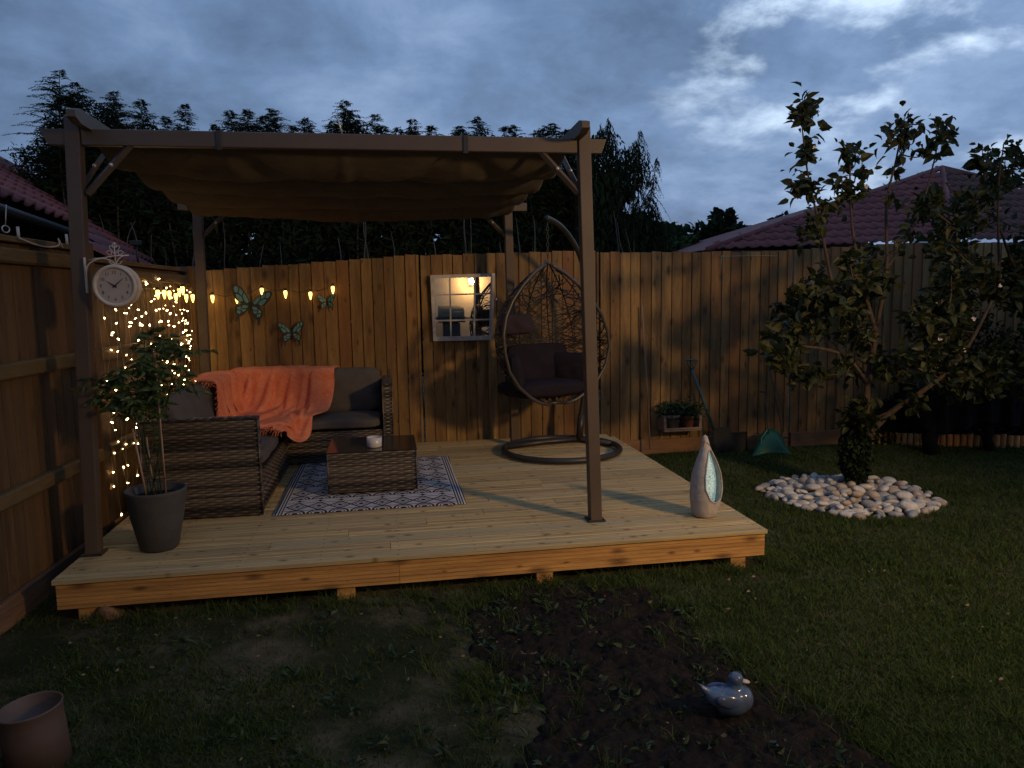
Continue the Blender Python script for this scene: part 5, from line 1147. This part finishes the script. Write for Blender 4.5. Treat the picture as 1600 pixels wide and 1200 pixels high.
mb = MB(); q = at(1221, 681, 7.2); mb.tube([q+(-.10, 0, -.02), q+(.10, 0, -.02)], .008, 6)
for k in range(9): mb.tube([q+(-.10+.025*k, 0, -.02), q+(-.10+.025*k, -.02, -.075)], .003, 4)
mb.build('tines', BLACK, r_)
gs = thing('green_scoop', (3.95, 7.1, GZ), 'green plastic long handled leaf scoop standing on the lawn by the fence', 'scoop')
Pg = np.zeros((16, 14, 3)); c = np.array([3.93, 7.15, GZ])
for i, a_ in enumerate(np.linspace(-1, 1, 16)):
    for j, b_ in enumerate(np.linspace(0, 1, 14)):
        hgt_ = .235*(1-abs(a_)**2.2)*(math.cos(b_*pi/2)**.8)+.01; Pg[i, j] = (c[0]+.02+a_*.20-b_*.13*(1 if a_ < 0 else .5), c[1]+.02-b_*.22, GZ+hgt_)
mb = MB(); mb.grid(Pg); ob = mb.build('hood', GREENP, gs); s_ = ob.modifiers.new('s', 'SOLIDIFY'); s_.thickness = .006
mb = MB(); h0 = at(1196, 612, 7.18); h1 = at(1202, 700, 7.05); mb.tube([h0, h1], .0055, 8); mb.tube([h0+(-.06, 0, .003), h0+(.006, 0, .003)], .011, 8); mb.build('handle', DGREY, gs)
mb = MB(); mb.tube([at(1188, 700, 7.02), at(1190, 684, 7.05), at(1199, 672, 7.08)], .005, 6); mb.build('edge_strip', mat('pale_green', (.10, .30, .16), .5), gs)
bt = thing('black_tray', (3.55, 7.2, GZ), 'black plastic tray standing on edge between spade and green scoop', 'tray')
a = at(1128, 676, 7.25); b = at(1168, 706, 7.2); mb = MB(); mb.bbox(a[0], b[0], 7.23, 7.26, GZ, a[2], .006); mb.build('panel', BLACK, bt)
mb = MB(); mb.tube([(a[0], 7.22, GZ+.01), (a[0], 7.22, a[2]), (b[0], 7.22, a[2]), (b[0], 7.22, GZ+.01)], .008, 6); mb.build('rim', BLACK, bt)
mb = MB(); mb.tube([at(1003, 478, 7.34), at(1010, 590, 7.30), at(1016, 702, 7.22)], [.008, .009, .010], 8); tag(mb.build('wooden_pole', mat('weathered_pole', (.26, .175, .115), .8, scale=12)), 'thin pale wooden pole leaning upright on the fence left of the planter shelf', 'pole')
# planter shelf hung on the fence
sh = thing('wall_shelf', (2.95, 7.3, 0), 'small rustic wooden shelf box hung low on the back fence', 'shelf')
z0 = float(at(1060, 672, 7.25)[2]); xa = float(at(1033, 650, 7.25)[0]); xb = float(at(1092, 650, 7.25)[0]); OLDW = mat('old_crate_wood', (.30, .225, .17), .9, col2=(.17, .12, .09), scale=14, stretch=(.5, 2, 2), bump=.5)
mb = MB(); mb.bbox(xa, xb, 7.16, 7.36, z0, z0+.018); mb.build('shelf_board', OLDW, sh)
mb = MB(); mb.bbox(xa, xb, 7.155, 7.168, z0+.019, z0+.040); mb.build('front_rail', OLDW, sh)
for x in (xa, xb-.03): mb = MB(); mb.bbox(x, x+.03, 7.17, 7.36, z0+.0185, z0+.16); mb.build('side_panel', OLDW, sh)
mb = MB(); mb.bbox(xa+.031, xb-.031, 7.34, 7.36, z0+.0185, z0+.12); mb.build('back_panel', OLDW, sh)
def pot(name, x, rr_, h, m, lab, cat='plant pot'):
    t = thing(name, (x, 7.25, z0+.018), lab, cat, 'pots on the wall shelf'); mb = MB(); mb.lathe([(0, 0), (rr_*.72, 0), (rr_*.95, h*.8), (rr_, h*.8), (rr_, h), (rr_*.88, h), (rr_*.8, h*.7), (0, h*.7)], (x, 7.25, z0+.0185), 24); mb.build('pot', m, t)
    r = np.random.default_rng(int(x*1000)); n = 420; P = np.array([x, 7.25, z0+h])+r.normal(0, 1, (n, 3))*np.array([.065, .045, .045])+(0, 0, .05); D = r.normal(0, 1, (n, 3))+(0, -.4, .5)
    V_, F_ = leafcards(P, D, r.uniform(.03, .055, n), wid=.5, rng=r); fastmesh('foliage', V_, F_, LEAFD, t)
pot('plant_pot', xa+.120, .085, .150, mat('weathered_pot', (.30, .25, .22), .85, col2=(.20, .16, .14), scale=18), 'weathered grey pot with trailing plant, left on the wall shelf')
pot('plant_pot', xb-.120, .070, .135, TERR, 'orange terracotta pot with green plant, right on the wall shelf')
# hook with green line on fence
mb = MB(); q = at(1127, 401, 7.36); mb.tube([q, q+(.01, -.03, .005)], .006, 6); mb.tube([q+(.005, -.02, 0), at(1175, 399, 7.355), at(1215, 400, 7.36)], .002, 4); mb.tube([q+(0, -.01, 0), q+(.005, -.008, -.12)], .002, 4)
tag(mb.build('wall_hook', mat('mint_line', (.16, .42, .38), .5)), 'little metal hook with a thin green line at the top of the fence', 'hook')
# small white things on top rail of side fence
sl = thing('solar_light', (-1.83, 6.60, 1.8), 'small black solar spotlight on a stake above the left fence', 'garden light')
a = at(213, 380, 6.55); mb = MB(); mb.bbox(a[0]-.045, a[0]+.045, 6.52, 6.56, a[2]-.018, a[2]+.020, .004); mb.build('head', BLACK, sl)
mb = MB(); mb.tube([(a[0], 6.545, a[2]-.018), (a[0]+.005, 6.545, a[2]-.17)], .009, 8); mb.build('stake', BLACK, sl)
cb = thing('loose_cable', (-2.0, 4.9, 1.8), 'loose pale cable with clips along the top of the left fence', 'cable')
mb = MB(); cpts = [(30, 372), (55, 382), (75, 386), (92, 383), (91, 373), (98, 387)]; mb.tube(smoothpath([sidept(px, py, .03) for px, py in cpts], 30), .004, 5); mb.build('cord', mat('pale_cable', (.42, .38, .36), .6), cb)
for px, py in ((28, 360), (104, 371)): mb = MB(); q = sidept(px, py, .0); mb.tube([q+(0, 0, -.05), q+(0, 0, .02)], .008, 6); mb.build('clip', mat('pale_clip', (.45, .42, .4), .5), cb)
mb = MB(); q = sidept(9, 358, .0); mb.tube([q+(.01*math.cos(a), 0.018*math.cos(a), .018*math.sin(a)) for a in np.linspace(0, 2*pi, 14, endpoint=False)], .004, 5, closed=True); mb.tube([q+(0, 0, .02), q+(0, .03, .13)], .003, 5); mb.build('hook', mat('zinc_hook', (.4, .38, .38), .4, .6), cb)
# ------------------------------------------------------------------ right side: log edging, shrubs, covered table
le = thing('log_edging', (6.0, 7.0, GZ), 'low edging of short upright log rolls along the far flower bed', 'edging')
r = random.Random(8); prev = None; px = 1352
pa = gnd(1345, 691); pbb = gnd(1440, 697); pcc = gnd(1680, 699)
path = [np.array([5.15, 7.28, GZ]), np.array([5.62, 7.10, GZ]), np.array([6.25, 6.82, GZ]), np.array([7.3, 6.55, GZ])]
sp3 = smoothpath(path, 400); acc = 0; last = None
for q in sp3:
    if last is None or np.linalg.norm(q-last) > .062:
        mb = MB(); h = .135+r.uniform(-.012, .012); rr_ = r.uniform(.027, .031); mb.lathe([(rr_, -.03), (rr_, h-.008), (rr_*.85, h), (0, h+.001)], (q[0], q[1], GZ), 12); mb.build('log', LOGM, le); last = q
def shrub(x, y, rx_, ry_, h, seed, lab, m=CONI, n=4200, z=GZ):
    t = thing('shrub', (x, y, z), lab, 'shrub', 'shrubs in the far bed'); r = np.random.default_rng(seed); u_ = r.normal(0, 1, (n, 3)); u_ /= np.linalg.norm(u_, axis=1, keepdims=True); u_[:, 2] = np.abs(u_[:, 2])
    P = np.array([x, y, z])+u_*np.array([rx_, ry_, h])*(r.uniform(.35, 1.0, n)*(.75+.5*fbm(u_[:, 0]*3+4, u_[:, 2]*3+u_[:, 1], seed)))[:, None]; V_, F_ = leafcards(P, u_+r.normal(0, .6, (n, 3)), r.uniform(.04, .08, n), wid=.5, rng=r); fastmesh('foliage', V_, F_, m, t)
    mb = MB()
    for k in range(6): e = r.normal(0, .5, 2); mb.tube([(x, y, z-.02), (x+e[0]*rx_*.6, y+e[1]*ry_*.6, z+h*.6)], .008, 5)
    mb.build('stems', BARK, t)
shrub(5.55, 7.27, .40, .12, .55, 1, 'low dark shrub behind the left end of the log edging')
shrub(6.45, 7.10, .62, .22, 1.45, 2, 'dark shrub behind the covered table')
shrub(7.35, 6.95, .65, .28, 1.8, 3, 'tall dark shrub at the right end of the far bed')
tag(MB().grid(np.array([[(5.1, 7.30, GZ+.035), (5.65, 7.14, GZ+.035), (6.3, 6.87, GZ+.035), (7.6, 6.6, GZ+.035)], [(5.1, 7.365, GZ+.05), (5.65, 7.365, GZ+.05), (6.3, 7.365, GZ+.05), (7.6, 7.365, GZ+.05)]], float)).build('flower_bed_soil', SOILM), kind='structure')
tcv = thing('covered_table', (6.0, 6.7, GZ), 'black covered garden table on two thick legs in front of the log edging', 'table')
COVER = mat('black_cover', (.0065, .0065, .0075), .85, spec=.15)
xa_, xb_ = float(at(1446, 640, 6.6)[0]), float(at(1640, 640, 6.6)[0]); zt_ = float(at(1500, 602, 6.6)[2]); zb_ = float(at(1500, 668, 6.6)[2])
uu, vv_ = np.meshgrid(np.linspace(0, 1, 60), np.linspace(0, 1, 24), indexing='ij')
Xf = xa_+(xb_-xa_)*uu; Yf = 6.58+.035*np.sin(uu*34)*vv_+.012*np.sin(uu*71+2); Zf = zt_-.02*np.sin(uu*pi*2.5)-(zt_-zb_)*vv_-.03*np.sin(uu*11)*vv_
mb = MB(); mb.grid(np.stack([Xf, Yf, Zf], -1)); mb.grid(np.stack([Xf[:, :2]*0+np.stack([Xf[:, 0]]*2, 1), np.stack([Yf[:, 0], Yf[:, 0]*0+7.0], 1), np.stack([Zf[:, 0], Zf[:, 0]+.02], 1)], -1))
mb.grid(np.array([[(xa_, 6.58, zt_), (xa_, 6.58, zb_)], [(xa_, 7.0, zt_), (xa_, 7.0, zb_)]], float)); o = mb.build('cover', COVER, tcv); s_ = o.modifiers.new('s', 'SOLIDIFY'); s_.thickness = .006
for px, w_ in ((1459, .075), (1549, .05)):
    q = at(px, 700, 6.62); mb = MB(); mb.tube([(q[0], 6.68, zb_+.05), (q[0], 6.68, GZ+.12), (q[0]+.02, 6.66, GZ)], [w_*1.25, w_, w_*1.1], 10); mb.build('leg', COVER, tcv)
rk = MB(); q = at(1530, 672, 7.0); vs, fs = ell((q[0], 7.02, q[2]-.02), (.10, .07, .07), 14); vs = np.array(vs)*1.0; rk.add(vs+.012*np.sign(np.sin(vs*97)), fs); tag(rk.build('rockery_stone', PEB3), 'buff angular stone standing behind the log edging', 'stone')
# ------------------------------------------------------------------ weeds, leaves, daisies on the soil and lawn
r = np.random.default_rng(91); lp = []; ld = []; sz = []
for k in range(170):
    if r.random() < .55: cx_, cy_ = r.uniform(.30, 1.6), r.uniform(1.9, 3.9)
    else: cx_, cy_ = r.uniform(-1.5, .8), r.uniform(2.0, 4.0)
    m_ = int(r.integers(4, 12)); z = float(groundz(np.array(cx_), np.array(cy_)))+.006
    for q in range(m_): a = r.uniform(0, 2*pi); lp.append((cx_+.012*math.cos(a), cy_+.012*math.sin(a), z+r.uniform(0, .02))); ld.append((math.cos(a), math.sin(a), r.uniform(.1, .9))); sz.append(r.uniform(.02, .055))
V_, F_ = leafcards(lp, ld, np.array(sz), wid=.42, rng=r); tag(fastmesh('weeds', V_, F_, LEAFD), 'small leafy weeds scattered over the bare soil and thin lawn', 'weeds', kind='stuff')
n = 320; xx = r.uniform(-1.8, 3.2, n); yy = r.uniform(1.9, 4.05, n); lp = np.stack([xx, yy, groundz(xx, yy)+.022], -1); ld = r.normal(0, 1, (n, 3)); ld[:, 2] *= .2
V_, F_ = leafcards(lp, ld, r.uniform(.008, .028, n), wid=.5, rng=r); tag(fastmesh('leaf_litter', V_, F_, mat('dry_leaf', (.13, .095, .055), .8, col2=(.19, .15, .10), scale=4, island=.5)), 'dry leaf and twig litter on the lawn and soil', 'leaf litter', kind='stuff')
# ------------------------------------------------------------------ the house behind, seen in the mirror
hs = thing('house', (2.5, -3.4, GZ), 'cream rendered house with a lit wall lantern, seen only in the mirror', 'house')
HW = mat('cream_render', (.52, .43, .32), .9, col2=(.46, .38, .28), scale=9, bump=.3)
mb = MB(); mb.box(-3.0, 4.6, -3.4, -3.05, GZ, 2.7); mb.box(4.6, 9.5, -1.2, -.62, GZ, 3.6); mb.box(4.601, 4.95, -3.05, -1.2, GZ, 2.7); mb.build('wall', HW, hs)
mb = MB(); mb.bbox(-3.2, 4.58, -3.6, -2.75, 2.72, 2.85); mb.build('eaves', WHITE, hs)
mb = MB(); mb.add([(-3.4, -2.7, 2.86), (9.6, -2.7, 2.86), (9.6, -6.5, 5.6), (-3.4, -6.5, 5.6), (-3.4, -10.3, 2.86), (9.6, -10.3, 2.86)], [(0, 1, 2, 3), (3, 2, 5, 4), (0, 3, 4), (1, 5, 2)]); mb.build('roof', TILE, hs)  # roof out of view, added to block sky light on upright faces
wl = thing('wall_lantern', (2.17, -3.04, 1.84), 'glowing wall lantern on the cream house wall, reflected in the mirror', 'wall lamp')
mb = MB(); mb.lathe([(0, -.06), (.045, -.05), (.055, .05), (0, .07)], (2.00, -2.93, 1.58), 16); mb.build('lamp_glass', emis('lantern_glow', (1, .70, .32), 30), wl)
mb = MB(); mb.bbox(1.96, 2.04, -3.048, -3.02, 1.46, 1.68); mb.tube([(2.00, -3.03, 1.67), (2.00, -2.93, 1.68)], .01, 6); mb.lathe([(.075, .065), (.02, .105), (0, .11)], (2.00, -2.93, 1.58), 16); mb.build('bracket', BLACK, wl)
fl = thing('floodlight', (5.2, -.60, 2.95), 'lit floodlight high on the house wing behind the viewer', 'floodlight')
mb = MB(); mb.bbox(5.10, 5.30, -.615, -.56, 3.03, 3.12); mb.build('housing', BLACK, fl)
bq = thing('barbecue', (1.55, -2.4, GZ), 'dark hooded gas barbecue against the cream wall, seen in the mirror', 'barbecue')
mb = MB(); mb.bbox(1.28, 1.66, -2.75, -2.35, GZ+.05, .62, .01); mb.build('cabinet', BLACK, bq)
SILV = mat('steel_hood', (.11, .085, .05), .6)
mb = MB(); hood = [[(x, -2.35+(-.2+.2*math.cos(a)), .78+.24*math.sin(a)) for a in np.linspace(0, pi, 14)] for x in (1.18, 1.76)]; mb.grid(np.array(hood)); 
for x in (1.18, 1.76): mb.add([(x, -2.35+(-.2+.2*math.cos(a)), .78+.24*math.sin(a)) for a in np.linspace(0, pi, 14)], [tuple(range(14))])
mb.build('hood', SILV, bq)
mb = MB(); mb.bbox(1.16, 1.78, -2.77, -2.33, .64, .775, .01); mb.build('firebox', BLACK, bq)
mb = MB(); mb.tube([(1.24, -2.13, .88), (1.70, -2.13, .88)], .012, 8); mb.build('handle', SILV, bq)
for x0 in (.84, 1.80): mb = MB(); mb.bbox(x0, x0+.32, -2.75, -2.38, .72, .75); mb.build('side_shelf', BLACK, bq)
tag(MB().grid(np.array([[(-3, -3.05, GZ+.012), (4.6, -3.05, GZ+.012)], [(-3, -.9, GZ+.012), (4.6, -.9, GZ+.012)]], float)[:, ::-1]).build('patio', mat('patio_slab', (.20, .15, .11), .85, col2=(.14, .11, .085), scale=4, bump=.3)), kind='structure')
